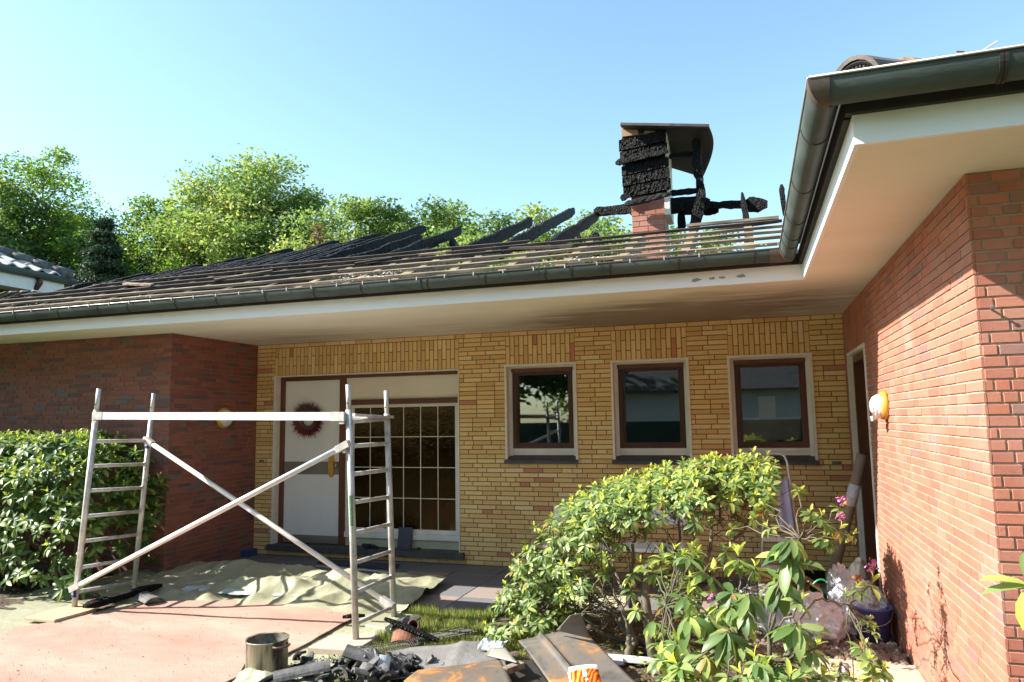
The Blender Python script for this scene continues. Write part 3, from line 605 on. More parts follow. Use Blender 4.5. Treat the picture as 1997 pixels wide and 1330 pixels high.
# chimney
ch = MB(); ch.box(-2.31, -1.87, 1.79, 2.25, 2.7, 5.5); chim = ch.build('chimney', simple('sooty_mortar', (.36, .28, .23), (.25, .18, .15), .9, 6, .4, 60), house, label='brick chimney with charred cladding boards')
rc = random.Random(12); pc = .075
for r in range(int((4.65 - 3.2) / pc)):
    z = 3.2 + r * pc; off = (r % 2) * .11; x = -2.312 - off + .0
    xs = [-2.314]
    while xs[-1] < -1.866: xs.append(min(-1.866, (xs[-1] + (.11 if (len(xs) == 1 and r % 2) else .22))))
    for a, c in zip(xs, xs[1:]):
        o = D.objects.new('brick', brick_mesh(round(c - a - .01, 3), .065, M['rbrick'], [.1, .3, .66, .75][rc.randrange(4)], .003, .02)); link(o, chim, V(((a + c) / 2, 1.784, z + pc / 2)))
def cl(z0, z1, dx=0, tiltx=0):   # one charred cladding board, front face blistered
    b = MB(); x0, x1 = -2.43 + dx, -1.80 + dx
    def fn(u, v):
        x = x0 + (x1 - x0) * u; z = z0 + (z1 - z0) * v + .007 * noise.noise(V((u * 9, z0 * 3, 3))) + (u - .5) * .06; return (x, 1.70 + .007 * noise.cell(V((u * 30, v * 4, z0 * 9))) + .004 * noise.noise(V((u * 20, v * 5, z0))), z)
    b.grid(52, 8, fn); n0 = len(b.v)
    bb = [(x0, 1.74, z0 - .03), (x1, 1.74, z0 + .03), (x1, 1.74, z1 + .03), (x0, 1.74, z1 - .03)]; f = [b.v[0], b.v[52 * 9], b.v[53 * 9 - 1], b.v[8]]
    for i in range(4): b.quad(f[i], f[(i + 1) % 4], bb[(i + 1) % 4], bb[i])
    b.quad(*bb); b.build('cladding_board', M['char'], chim)
for z0, z1, dx in ((4.60, 4.745, .03), (4.765, 4.895, .02), (4.915, 5.04, .015), (5.12, 5.245, .0), (5.265, 5.42, -.01)): cl(z0, z1, dx)
b = MB(); b.box(-2.41, -1.83, 1.752, 1.785, 4.60, 5.43); b.build('dark_gap_backing', M['char'], chim)  # added dark sheet, keeps the sky from showing between the cladding boards
cb('cladding_rail', (-2.49, 1.67, 5.06), (-1.78, 1.66, 5.13), .05, .07, 81, .4, chim); cb('cladding_rail', (-2.44, 1.72, 4.56), (-2.34, 1.72, 4.62), .06, .08, 82, .4, chim)
cb('flashing', (-2.38, 1.66, 4.47), (-1.76, 1.64, 4.54), .08, .06, 83, .3, chim, mat=M['ash'])
b = MB(); b.box(-1.869, -1.80, 1.76, 2.3, 4.3, 5.5); b.build('side_render', M['render'], chim)
b = MB(); b.box(-2.40, -2.18, 1.72, 1.9, 5.44, 5.60); b.box(-2.1, -1.88, 1.74, 1.9, 5.44, 5.57); b.build('chimney_head', M['cardboard'], chim)
b = MB(); fl, fr_ = atY(1211, 244, 1.62), atY(1383, 247, 1.62); b.beam(fl, fr_, .10, .035); b.build('chimney_cap', simple('scorched_cap', (.1, .075, .065), (.04, .03, .03), .6, 6, .2), chim, label='scorched edge of the flat chimney cap')
b = MB()  # warped dark underside sheet of the cap, sagging towards the back right
def sheetfn(u, v):
    p = fl.lerp(fr_, .02 + .98 * u); q = atY(1226 + (1371 - 1226) * u, 292 + 54 * u ** .8, 2.45); r = p.lerp(q, v); r.x += .10 * math.sin(math.pi * v) * u ** 2; r.z += .06 * math.sin(math.pi * v) * u; return (r.x, r.y + .02 * math.sin(u * 6), r.z)
b.grid(20, 12, sheetfn)
sh = b.build('hanging_sheet', simple('sooty_sheet', (.022, .018, .017), (.035, .028, .026), .6, 3, .2), chim, smooth=True); md = sh.modifiers.new('t', 'SOLIDIFY'); md.thickness = .012
b = MB(); b.beam(atY(1352, 252, 1.95), atY(1374, 256, 1.95), .05, .12); b.build('cap_block', M['batten'], chim)
# right wing roof (seen only as its edge) with hip tiles and clips
b = MB(); zt = GZ + .03
hx = 3.6; RT2 = .27
b.poly([(EX - .07, EY - .1, zt), (EX - .07, EF - .1, zt), (hx, EF - .1 + (hx - EX) * 1.0, zt + (hx - EX) * RT2), (hx, EY - .1 + 0, zt + (hx - EX) * RT2)])
b.poly([(EX - .07, EF - .1, zt), (hx, EF - .1, zt), (hx, EF - .1 + (hx - EX), zt + (hx - EX) * RT2)])
b.build('roof_slope', M['roof'], house)
for k in range(3):  # overlapping hip tiles climbing from the corner
    b = MB(); t0 = .02 + k * .27; N = 10; d = V((1, 1, RT2)).normalized(); sx = V((1, -1, 0)).normalized(); up = sx.cross(d).normalized()
    if up.z < 0: up = -up
    base = V((EX - .04, EF - .08, zt + .01)) + V((.015, .015, -.005)); r0, r1 = .108, .092; rings = []
    for (t, r, rr) in ((t0, r0, r0 - .016), (t0 + .30, r1, r1 - .016)):
        c = base + d * t - up * .035
        rings.append([[b.addv(c + sx * math.cos(math.pi * i / N) * q + up * math.sin(math.pi * i / N) * q) for i in range(N + 1)] for q in (r, rr)])
    (A, a), (B_, b_) = rings
    for i in range(N): b.face(A[i], A[i + 1], B_[i + 1], B_[i]); b.face(a[i], b_[i], b_[i + 1], a[i + 1]); b.face(A[i], a[i], a[i + 1], A[i + 1])
    h = b.build('hip_tile', M['roof'] if k != 1 else M['lichen'], house, smooth=False)
b = MB(); c = V((EX - .04, EF - .08, zt + .01)) + V((.015, .015, -.005)); d = V((1, 1, RT2)).normalized(); sx = V((1, -1, 0)).normalized(); up = -sx.cross(d).normalized() if sx.cross(d).z < 0 else sx.cross(d).normalized(); N = 14
for i in range(N):
    a0, a1 = math.pi * i / N, math.pi * (i + .55) / N
    for (q0, q1) in ((.015, .03), (.04, .052), (.062, .074)):
        b.quad(*[c + d * .03 - up * .035 + sx * math.cos(a) * q + up * math.sin(a) * q for a, q in ((a0, q0), (a1, q0), (a1, q1), (a0, q1))])
b.tube([c + d * .03 - up * .035 + sx * math.cos(math.pi * i / 14) * .092 + up * math.sin(math.pi * i / 14) * .08 for i in range(15)], .008, 5)
b.build('hip_vent', M['black'], house)
for (px, py, s) in ((1888, 103, -1), (1926, 100, 1)):
    q = atY(px, py + 12, gf + .12); b = MB(); b.tube([q - V((0, 0, .06)), q, q + V((-.012 * 1, 0, .03)), q + V((s * .035, 0, .045 + .01 * s))], .0035, 5); b.build('tile_clip', M['terra'] if s < 0 else M['cream'], house)
# ------------------------------------------------------------------ paved ground, lawn, beds
rp = random.Random(21)
b = MB(); b.box(XL - .3, .02, -2.0, -.001, -.05, -.012); pav = b.build('pavement', simple('sand_joint', (.12, .1, .08), None, .95, 20, .3), kind='structure')
PAT = {}
for i in range(15):
    for j in range(4):
        x0 = -.02 - (i + 1) * .5; y1 = -.012 - j * .465; x1 = x0 + .494; y0 = y1 - .459
        if x0 < XL and y1 > YF: x0 = max(x0, XL + .01)
        if x1 - x0 < .1: continue
        b = MB(); b.ct = [.1, .5, .7, .9][(i * 2 + j * 3 + rp.choice([0, 0, 1])) % 4] if j > 0 else rp.choice([.1, .1, .9, .5])
        z = rp.uniform(-.002, .002); c = .004
        b.hexa([(x0, y0, -.04), (x1, y0, -.04), (x1, y1, -.04), (x0, y1, -.04), (x0, y0, z - c), (x1, y0, z - c), (x1, y1, z - c), (x0, y1, z - c)])
        b.hexa([(x0, y0, z - c), (x1, y0, z - c), (x1, y1, z - c), (x0, y1, z - c), (x0 + c, y0 + c, z), (x1 - c, y0 + c, z), (x1 - c, y1 - c, z), (x0 + c, y1 - c, z)])
        b.build('paving_slab', M['paver'], pav)
def patch(name, mat, x0, x1, y0, y1, z, amp, nu, nv, sc=3, kind='structure'):
    b = MB(); b.grid(nu, nv, lambda u, v: (x0 + (x1 - x0) * u, y0 + (y1 - y0) * v, z + amp * fb((x0 + (x1 - x0) * u, y0 + (y1 - y0) * v, z), sc)))
    return b.build(name, mat, smooth=True, kind=kind)
patch('lawn', M['lawnbase'], -3.72, -2.4, -6, -1.88, -.012, .012, 20, 40)
patch('soil_bed', M['soil'], -2.62, 1.2, -6.5, -1.88, -.002, .05, 90, 100, 2.5)
patch('soil_bed', M['soil'], -14, -6.4, -2.9, -1.48, .0, .05, 90, 30, 2)
b = MB(); b.box(-.62, 1.5, -4.35, -2.47, -.03, .03); b.build('concrete_edge', M['slab'], kind='structure')
b = MB()   # brown pebbles by the wall
for k in range(1100):
    x = rp.uniform(-1.2, -.02); y = rp.uniform(-2.48, -1.8); r = rp.uniform(.012, .026); n = 6; zc = .012 + rp.uniform(0, .02)
    a0 = rp.random() * 3; top = b.addv((x, y, zc + r * .7)); ring = [b.addv((x + r * math.cos(a0 + t) * rp.uniform(.7, 1.2), y + r * math.sin(a0 + t) * rp.uniform(.7, 1.2), zc)) for t in [2 * math.pi * i / n for i in range(n)]]; low = [b.addv((b.v[q][0], b.v[q][1], -.02)) for q in ring]
    for i in range(n): b.face(top, ring[i], ring[(i + 1) % n]); b.face(ring[i], low[i], low[(i + 1) % n], ring[(i + 1) % n])
b.build('gravel', M['gravel'], kind='stuff', label='brown pebbles at the foot of the sunlit wall')
b = MB()   # grass blades
for k in range(24000):
    x = rp.uniform(-3.74, -2.45); y = rp.uniform(-3.3, -1.86)
    if fb((x, y, 3), 3) < -.18: continue
    b.ct = rp.random(); h = rp.uniform(.02, .06) * (1.25 if y > -2.1 else 1); a = rp.random() * 6.3; w = .0045; dx, dy = math.cos(a) * w, math.sin(a) * w; lx, ly = rp.uniform(-.02, .02), rp.uniform(-.02, .02)
    b.face(b.addv((x - dx, y - dy, -.01)), b.addv((x + dx, y + dy, -.01)), b.addv((x + lx, y + ly, h)))
b.build('grass', M['grass'], kind='stuff', label='short sunlit grass between paving and bushes')
b = MB()   # low weeds and leaf litter in the bed
for k in range(2600):
    x = rp.uniform(-2.5, -.3); y = rp.uniform(-4.6, -2.3); b.ct = rp.random(); a = rp.random() * 6.3; r = rp.uniform(.012, .03); c = V((x, y, .02 + rp.uniform(0, .03))); u = V((math.cos(a), math.sin(a), rp.uniform(-.3, .5))) * r; w = V((-math.sin(a), math.cos(a), rp.uniform(-.3, .5))) * r * .5
    b.cm = 0 if rp.random() < .6 else 1; b.face(b.addv(c - u), b.addv(c - w), b.addv(c + u), b.addv(c + w))
b.build('leaf_litter', [M['rhodo'], M['brownleaf']], kind='stuff', label='dry leaves and small weeds on the soil')
# ------------------------------------------------------------------ tarpaulin and carpet
def gp(px, py, z=0): p = atZ(px, py, z); return V((p.x, p.y, z))
def sheetgrid(name, mat, quadpts, nu, nv, hfn, thick=.004, edge=.03, seed=0, **k):
    A, B_, C_, D_ = [V(q) for q in quadpts]; b = MB()
    def fn(u, v):
        u2 = u; p = (A * (1 - u) + B_ * u) * (1 - v) + (D_ * (1 - u) + C_ * u) * v
        e = edge * V((noise.noise(V((u * 7, v * 7, seed))), noise.noise(V((u * 7, v * 7, seed + 5))), 0)); p = p + e
        return (p.x, p.y, hfn(p.x, p.y, u, v))
    b.grid(nu, nv, fn); o = b.build(name, mat, smooth=True, **k)
    return o
def ridged(x, y, s): return (1 - abs(noise.noise(V((x * s, y * s, 2)))) * 2) * .5 + (1 - abs(noise.noise(V((x * s * 2.3 + 5, y * s * 1.7, 7)))) * 2) * .25
def tarph(x, y, u, v):
    near = min(1, max(0, (y + 2.35) / .25)) ; base = .004 + .11 * near
    big = .16 * math.exp(-((x + 4.6) / .55) ** 2 - ((y + 1.55) / .12) ** 2) + .10 * math.exp(-((x + 5.3) / .6) ** 2 - ((y + 1.75) / .1) ** 2) + .12 * math.exp(-((x + 6.3) / .5) ** 2 - ((y + 1.2) / .2) ** 2)
    return .004 + base * max(0, ridged(x, y, 1.9)) + big * (.6 + .6 * ridged(x, y, 3)) + .008 * abs(fb((x, y, 0), 9))
sheetgrid('tarpaulin', M['tarp'], [(-8.6, -4.2, 0), (-3.55, -4.3, 0), (-3.86, -.98, 0), (-6.9, -.75, 0)], 220, 150, tarph, seed=1, label='crumpled olive plastic sheet spread under scaffold and carpet', cat='tarpaulin')
def filmh(x, y, u, v): return .03 + .05 * max(0, ridged(x, y, 2.4)) * (1 - abs(2 * v - 1) * .5) + .012 * abs(fb((x, y, 3), 8))
sheetgrid('plastic_film', M['film'], [gp(330, 1165), gp(640, 1175), gp(560, 1140), gp(400, 1150)], 60, 24, filmh, seed=3, label='bluish white film lying on the fold of the olive sheet', cat='plastic sheet')
def carph(x, y, u, v): return .022 + .008 * noise.noise(V((x * 1.4, y * 2.5, 0))) + .012 * math.exp(-((y + 3.0 + .35 * (x + 5.9)) / .05) ** 2) * math.exp(-((x + 5.9) / .35) ** 2) + .003 * fb((x, y, 1), 6)
# carpet outline follows the photo: built as a strip between its far and near edges
b = MB(); far = [gp(-60, 1262), gp(45, 1228), gp(120, 1218), gp(200, 1196), gp(280, 1183), gp(360, 1178), gp(450, 1176), gp(560, 1186), gp(640, 1194), gp(694, 1197)]
near = [V((-6.6, -5.6, 0)), V((-6.2, -5.6, 0)), V((-5.9, -5.5, 0)), V((-5.6, -5.4, 0)), V((-5.3, -5.2, 0)), V((-5.0, -4.9, 0)), gp(430, 1345), gp(520, 1302), gp(610, 1255), gp(690, 1211)]
def cf(u, v):
    k = u * 9; i = min(8, int(k)); t = k - i; p = far[i].lerp(far[i + 1], t); q = near[i].lerp(near[i + 1], t); r = p.lerp(q, v); return (r.x + .012 * noise.noise(V((r.x * 6, r.y * 6, 4))), r.y + .012 * noise.noise(V((r.x * 6, r.y * 6, 9))), carph(r.x, r.y, u, v))
b.grid(140, 110, cf); o = b.build('carpet', M['carpet'], smooth=True, label='large faded red carpet lying on the olive plastic sheet', cat='carpet'); md = o.modifiers.new('t', 'SOLIDIFY'); md.thickness = .008
def slabthing(name, pts, z0, z1, mat, label, cat):
    b = MB(); c = .006; ctr = sum((V(p) for p in pts), V()) / 4
    b.hexa([(p.x, p.y, z0) for p in pts] + [(p.x, p.y, z1 - c) for p in pts]); b.hexa([(p.x, p.y, z1 - c) for p in pts] + [((p + (ctr - p) * .02).x, (p + (ctr - p) * .02).y, z1) for p in pts])
    return b.build(name, mat, label=label, cat=cat, base=True)
slabthing('wooden_board', [gp(48, 1205, .05), gp(106, 1210, .05), gp(187, 1188, .05), gp(150, 1176, .05)], .03, .055, M['woodboard'], 'pale wooden board under the foot of the left scaffold pole', 'board')
slabthing('stone_slab', [gp(600, 1262, .05), gp(692, 1268, .05), gp(742, 1238, .05), gp(655, 1236, .05)], .008, .05, M['slab'], 'pinkish slab under the nearest scaffold pole', 'slab')
slabthing('stone_slab', [gp(712, 1220, .05), gp(762, 1228, .05), gp(812, 1200, .05), gp(750, 1196, .05)], .008, .055, M['tarp'], 'pale greenish padded block under the rear right scaffold pole', 'slab')
b = MB()
for k in range(700):
    c = gp(rp.uniform(0, 680), rp.uniform(1190, 1330), .035); r = rp.uniform(.002, .007) * (1.6 if rp.random() < .06 else 1)
    if c.x < -6.6 or c.y < -5: continue
    a = [c + V((rp.uniform(-r, r), rp.uniform(-r, r), rp.uniform(-.3, 1) * r)) for _ in range(4)]; i = [b.addv(x) for x in a]; b.face(i[0], i[1], i[2]); b.face(i[0], i[2], i[3]); b.face(i[0], i[3], i[1])
b.build('grit', M['soil'], kind='stuff', label='dark crumbs and grit scattered over the carpet')
# ------------------------------------------------------------------ scaffold
scf = thing('scaffold_tower', (-5.3, -2.4, 0), 'small aluminium scaffold of two ladder frames joined by crossed braces', 'scaffold')
def pole(bx, by, bz, tx, ty):
    p = atZ(bx, by, bz); q = atY(tx, ty, p.y); return p, q
def pole(bx, by, bz, tx, ty):
    p = atZ(bx, by, bz); return p, atY(tx, ty, p.y)
poles = {'A': pole(145, 1183, .055, 193, 758), 'B': pole(260, 1155, .03, 300, 767), 'C': pole(694, 1246, .05, 679, 750), 'D': pole(768, 1202, .055, 753, 762)}
def onpole(k, py):   # point of a pole at picture height py
    p, q = poles[k]; lo, hi = 0., 1.
    for _ in range(40):
        m = (lo + hi) / 2; w = p.lerp(q, m) - CAM; y = 665 - FOC * w.dot(CU) / w.dot(CF)
        if y > py: lo = m
        else: hi = m
    return p.lerp(q, lo)
for k, (p, q) in poles.items():
    d = (q - p).normalized(); s1 = q - d * .19; b = MB(); b.tube([p, s1], .0245, 12); o = b.build('pole', M['alu'], scf, smooth=True)
    b = MB(); b.tube([s1 - d * .02, q], .019, 10); b.build('spigot', M['alu'], o, smooth=True)
    b = MB(); b.tube([s1 + d * .05 + V((.0, -.0195, 0)), s1 + d * .05 + V((.0, -.023, 0))], .006, 8); b.build('hole', M['black'], o)
LR = [(861, 859), (909, 905), (957, 951), (1007, 997), (1056, 1042), (1107, 1089), (1154, 1135)]
RR = [(822, 817), (870, 865), (925, 916), (980, 969), (1040, 1022), (1098, 1075), (1156, 1124), (1217, 1183)]
for (a, c, L) in (('A', 'B', LR), ('C', 'D', RR)):
    for ya, yb in L:
        b = MB(); p_, q_ = onpole(a, ya), onpole(c, yb); b.tube([p_, q_], .0165, 8); o = b.build('rung', M['alu'], scf, smooth=True)
        for e_, g_ in ((p_, q_), (q_, p_)): dd_ = (g_ - e_).normalized(); b = MB(); b.tube([e_ + dd_ * .022, e_ + dd_ * .034, e_ + dd_ * .038], [.0225, .021, .017], 10); b.build('weld', M['alu'], o, smooth=True)
def brace(p, q, off=V((0, -.04, 0)), r=.0215):
    p = p + off; q = q + off; b = MB(); b.tube([p, q], r, 10); o = b.build('brace', M['alurail'], scf, smooth=True); d = (q - p).normalized()
    for e, s in ((p, 1), (q, -1)):
        b = MB(); b.obox(e + d * s * .04, d * .06, V((0, .024, 0)), d.cross(V((0, 1, 0))) * .026); b.obox(e - V((0, 0, .035)) + d * s * .02, V((.012, 0, 0)), V((0, .016, 0)), V((0, 0, .02))); b.build('hook', M['alu'], o)
    b = MB(); b.obox(p + d * .02 - V((0, .0, .05)), V((.014, 0, 0)), V((0, .014, 0)), V((0, 0, .03))); b.build('clip', simple('blue_clip', (.02, .05, .25), None, .4, 4, 0) if 'blue_clip' not in D.materials else D.materials['blue_clip'], o)
    return o
brace(onpole('B', 857), onpole('D', 1178)); brace(onpole('A', 1146), onpole('C', 866))
pa, pc_ = onpole('A', 811), onpole('C', 812); off = V((0, -.035, 0)); b = MB(); d = (pc_ - pa); b.obox((pa + pc_) / 2 + off, d / 2 - d.normalized() * .03, V((0, .015, 0)), V((0, 0, .031))); gr = b.build('guard_rail', M['alurail'], scf)
for e, s in ((pa, 1), (pc_, -1)):
    dd = d.normalized() * s; b = MB(); b.obox(e + dd * .075 + off, dd * .06, V((0, .0185, 0)), V((0, 0, .034))); b.obox(e + dd * .04 + off - V((0, 0, .045)), dd * .022, V((0, .012, 0)), V((0, 0, .012))); b.build('hook', M['alu'], gr)
# platform between the frames at rail height
zA = pa.z - .005; zC = pc_.z - .005; b = MB(); y0, y1 = pa.y + .12, pa.y + .5; b.hexa([(pa.x + .05, y0, zA - .012), (pc_.x + .03, y0, zC - .012), (pc_.x + .03, y1, zC - .012), (pa.x + .05, y1, zA - .012), (pa.x + .05, y0, zA + .012), (pc_.x + .03, y0, zC + .012), (pc_.x + .03, y1, zC + .012), (pa.x + .05, y1, zA + .012)]); b.build('platform', M['alu'], scf)
D_up = onpole('D', 813); b = MB(); b.beam(pc_ + V((.0, .06, .012)), D_up + V((0, -.03, .0)), .03, .02); b.build('platform_hook', M['alurail'], scf)
b = MB(); c = onpole('C', 995); dd = (poles['C'][1] - poles['C'][0]).normalized(); N = 6
for s0 in range(1):
    rr0 = []
    for t in (-.11, .11): rr0.append([b.addv(c + dd * t + V((math.cos(a) * .0252, math.sin(a) * .0252, 0))) for a in [-1.9 + 1.3 * i / N for i in range(N + 1)]])
    for i in range(N): b.face(rr0[0][i], rr0[0][i + 1], rr0[1][i + 1], rr0[1][i])
b.build('green_sticker', simple('green_sticker', (.03, .2, .05), (.25, .3, .2), .5, 60, 0), scf)
# ------------------------------------------------------------------ wall lamps, signs and small wall things
def wall_lamp(c, n, R, label, paper=False):
    c = V(c); n = V(n); t = thing('wall_lamp', c, label, 'lamp', None); b = MB(); b.lathe(c, [(0, 0), (R, 0), (R * 1.02, .018), (R * .93, .04), (R * .84, .045), (R * .84, .02)], 28, n); b.build('ring', M['brass'], t, smooth=True)
    b = MB(); b.lathe(c, [(R * .84, .03), (R * .8, .06), (R * .62, .088), (R * .35, .104), (0, .108)], 28, n); b.build('glass_dome', M['opal'], t, smooth=True); return t
wall_lamp((XL, -.62, 1.69), (1, 0, 0), .125, 'round opal wall lamp with yellow ring on the shaded dark brick')
t = wall_lamp((0, -2.13, 1.675), (-1, 0, 0), .10, 'round wall lamp wrapped in white paper on the sunlit brick wall')
b = MB()
def wr(u, v): a = math.pi * (.3 + 1.5 * u); r = .07 + .012 * noise.noise(V((u * 6, v * 6, 1))); return (-.045 - .055 * v - .008 * noise.noise(V((u * 9, v * 9, 5))), -2.13 + r * math.cos(a), 1.665 + r * math.sin(a) * 1.1 - .02 * v)
b.grid(16, 6, wr); b.build('paper_wrap', M['whiteplastic'], t)
def plaque(c, w, h, label, name, cat, mat):
    b = MB(); b.box(c.x - w / 2, c.x + w / 2, c.y - .012, c.y - .0015, c.z - h / 2, c.z + h / 2); o = b.build(name, mat, label=label, cat=cat); return o
c = atY(1632, 903, 0); o = plaque(c, .088, .036, 'small wooden number plate by the side door', 'number_plate', 'sign', M['batten'])
b = MB(); b.box(c.x + .006, c.x + .010, c.y - .0135, c.y - .0122, c.z - .008, c.z + .008)
for i in range(16):
    a0, a1 = 2 * math.pi * i / 16, 2 * math.pi * (i + 1) / 16; b.quad(*[(c.x + .024 + math.cos(a) * r, c.y - .0135, c.z + math.sin(a) * r * 1.1) for a, r in ((a0, .005), (a1, .005), (a1, .009), (a0, .009))])
b.build('numeral', M['black'], o)
c = atY(511, 899, 0); o = plaque(c, .052, .026, 'small dark doorbell plate on yellow brick left of the door', 'doorbell', 'doorbell', M['blackboard'])
b = MB(); b.lathe((c.x + .008, c.y - .012, c.z), [(0, .004), (.007, .003), (.008, 0)], 10, V((0, -1, 0))); b.build('button', M['opal'], o)
b = MB()   # pale spots left on the dark side wall
for k in range(13):
    py = 818 + k * 5.2; c = atX(484 + rp.uniform(-2.5, 2.5), py, XL + .001); r = rp.uniform(.004, .009); b.poly([(c.x + .0015, c.y + r * math.cos(a) * rp.uniform(.5, 1.3), c.z + r * math.sin(a)) for a in [2 * math.pi * i / 6 for i in range(6)]])
b.build('efflorescence', M['film'], house, kind='stuff')
b = MB(); q = atY(1933, 603, YR); b.tube([q, q + V((-.005, -.035, .006))], .0045, 8); b.lathe(q + V((-.005, -.035, .006)), [(0, .003), (.008, .002), (.008, 0)], 8, V((0, -1, 0))); b.build('screw_hook', M['steel'], house)
# wreath on the door
wc = V((-6.2, .09, 1.66)); wr_ = thing('door_wreath', wc, 'wreath of red and dark twigs hanging on the white front door', 'wreath'); rw = random.Random(5)
b = MB(); b.tube([wc + V((.112 * math.cos(a), 0, .112 * math.sin(a))) for a in [2 * math.pi * i / 24 for i in range(25)]], .032, 8, False); b.build('ring', M['greytwig'], wr_, smooth=True)
for nm, mt, cnt, lo, hi in (('red_twigs', M['redtwig'], 700, 3.1, 6.6), ('grey_twigs', M['greytwig'], 620, 0.0, 3.3)):
    b = MB()
    for k in range(cnt):
        a = rw.uniform(lo, hi) if rw.random() < .8 else rw.uniform(0, 6.28); r0 = rw.uniform(.075, .14); d = V((math.cos(a + rw.uniform(-.7, .7)), rw.uniform(-.5, -.05), math.sin(a + rw.uniform(-.7, .7)))); p = wc + V((r0 * math.cos(a), -.01, r0 * math.sin(a))); l = rw.uniform(.05, .12); sd_ = d.cross(V((0, 1, 0))).normalized() * (.0035 if nm[0] == 'g' else .006)
        b.face(b.addv(p - sd_ * .5), b.addv(p + d * l * .5 - sd_), b.addv(p + d * l), b.addv(p + d * l * .5 + sd_))
    b.build(nm, mt, wr_)
# ------------------------------------------------------------------ things at the door
def leanbox(c, w, h, t, tilt, rz, name, mat, label, cat, bev=.004):
    b = MB(); R = Matrix.Rotation(rz, 3, 'Z') @ Matrix.Rotation(tilt, 3, 'X'); b.obox(V(c) + R @ V((0, 0, h / 2)), R @ V((w / 2, 0, 0)), R @ V((0, t / 2, 0)), R @ V((0, 0, h / 2))); b.obox(V(c) + R @ V((0, -t * .52, h / 2)), R @ V((w / 2 - .012, 0, 0)), R @ V((0, t * .06, 0)), R @ V((0, 0, h / 2 - .012)))
    o = b.build(name, mat, label=label, cat=cat); return o
q = atY(788, 1074, .03); leanbox((q.x, .03, .131), .175, .25, .02, -.2, .02, 'slate_tile', simple('blue_grey_slate', (.05, .065, .095), None, .6, 9, .3), 'dark blue-grey tile leaning on the window beside the door', 'tile')
b = MB(); q = atY(722, 1070, .0)
for dx, dz in ((0, 0), (.035, .02), (-.02, .024)):
    b.tube([q + V((dx - .08 + .16 * i / 10, -.01 + .03 * math.sin(i * .5 + dx * 20), dz + .012 + .01 * math.sin(i * 1.1))) for i in range(11)], .016, 7)
b.build('sandals', M['black'], smooth=True, label='pair of black sandals on the doorstep', cat='shoes', base=True)
b = MB(); q = atY(815, 1072, .0)
for k in range(7): b.tube([q + V((rp.uniform(-.03, .03), rp.uniform(-.02, .02), .005)), q + V((rp.uniform(-.04, .04), rp.uniform(-.02, .02), .03 * rp.random()))], .006, 5)
b.build('rubble_bits', M['black'], label='few small black scraps on the doorstep near the leaning tile', cat='scraps', base=True)
b = MB(); pts = [gp(618, 1099), gp(768, 1113), gp(780, 1103), gp(640, 1094)]; b.hexa([(p.x, p.y, .004) for p in pts] + [(p.x, p.y, .018) for p in pts]); b.build('doormat', simple('dark_blue_mat', (.05, .055, .075), (.035, .04, .055), .95, 40, .5, 90), label='dark grey doormat below the doorstep', cat='doormat')
b = MB(); p, q2 = gp(617, 1104, .022), gp(757, 1116, .022); b.tube([p, q2], .009, 8); b.build('plastic_strip', M['film'], smooth=True, label='thin grey strip lying along the near edge of the doormat', cat='strip')
b = MB(); q = atZ(480, 1086, 0.0); b.box(q.x - .09, q.x + .06, q.y - .03, q.y + .13, .0, .085); b.build('carton', M['bluebox'], label='small blue carton in the corner by the dark brick', cat='box', base=True)
# ------------------------------------------------------------------ charred pieces on the ground left
b = MB(); charbeam(b, gp(165, 1183, .1), gp(313, 1141, .1), .09, .05, 91, .2); b.build('charred_beam', M['char'], label='charred beam lying between the feet of the left ladder frame', cat='timber')
b = MB(); charbeam(b, gp(215, 1172, .05), gp(255, 1158, .05), .05, .05, 92, .3); b.build('charred_beam', M['char'], label='short charred offcut beside the left scaffold pole', cat='timber')
def curvedtile(name, c, L, Wd, rz, tilt, roll, mat, label, cat, group=None, arc=1.0, thick=.014, shape=1, seed=0):
    b = MB(); R = Matrix.Rotation(rz, 3, 'Z') @ Matrix.Rotation(tilt, 3, 'X') @ Matrix.Rotation(roll, 3, 'Y'); nu, nv = 7, 5; rs = random.Random(seed); cut = [rs.uniform(.55, 1) if shape else 1 for _ in range(nu + 1)]
    def P(u, v, t):
        a = (u - .5) * arc * 2; r = Wd / (2 * math.sin(arc)) if arc > .05 else 1e3; x = math.sin(a) * (r + t); z = (math.cos(a) - math.cos(arc)) * r + math.cos(a) * t; k = u * nu; i = min(nu - 1, int(k)); cv = cut[i] * (1 - k + i) + cut[i + 1] * (k - i)
        return V(c) + R @ V((x, (v * cv - .5) * L, z))
    ids = [[[b.addv(P(i / nu, j / nv, t)) for j in range(nv + 1)] for i in range(nu + 1)] for t in (0, thick)]
    for i in range(nu):
        for j in range(nv): b.face(ids[1][i][j], ids[1][i + 1][j], ids[1][i + 1][j + 1], ids[1][i][j + 1]); b.face(ids[0][i][j], ids[0][i][j + 1], ids[0][i + 1][j + 1], ids[0][i + 1][j])
    for i in range(nu):
        for j in (0, nv): b.face(ids[0][i][j], ids[0][i + 1][j], ids[1][i + 1][j], ids[1][i][j])
    for j in range(nv):
        for i in (0, nu): b.face(ids[0][i][j], ids[0][i][j + 1], ids[1][i][j + 1], ids[1][i][j])
    return b.build(name, mat, label=label, cat=cat, group=group)
curvedtile('roof_tile', gp(292, 1171, .05), .22, .17, 1.2, .1, .1, M['charshard'], 'curved dark roof tile beside the charred beam at left', 'tile', arc=.9, shape=0)
b = MB(); charbeam(b, gp(668, 1203, .04), gp(712, 1200, .04), .06, .03, 94, .1); b.build('charred_beam', M['char'], label='short black piece on the carpet edge behind the nearest pole', cat='timber')
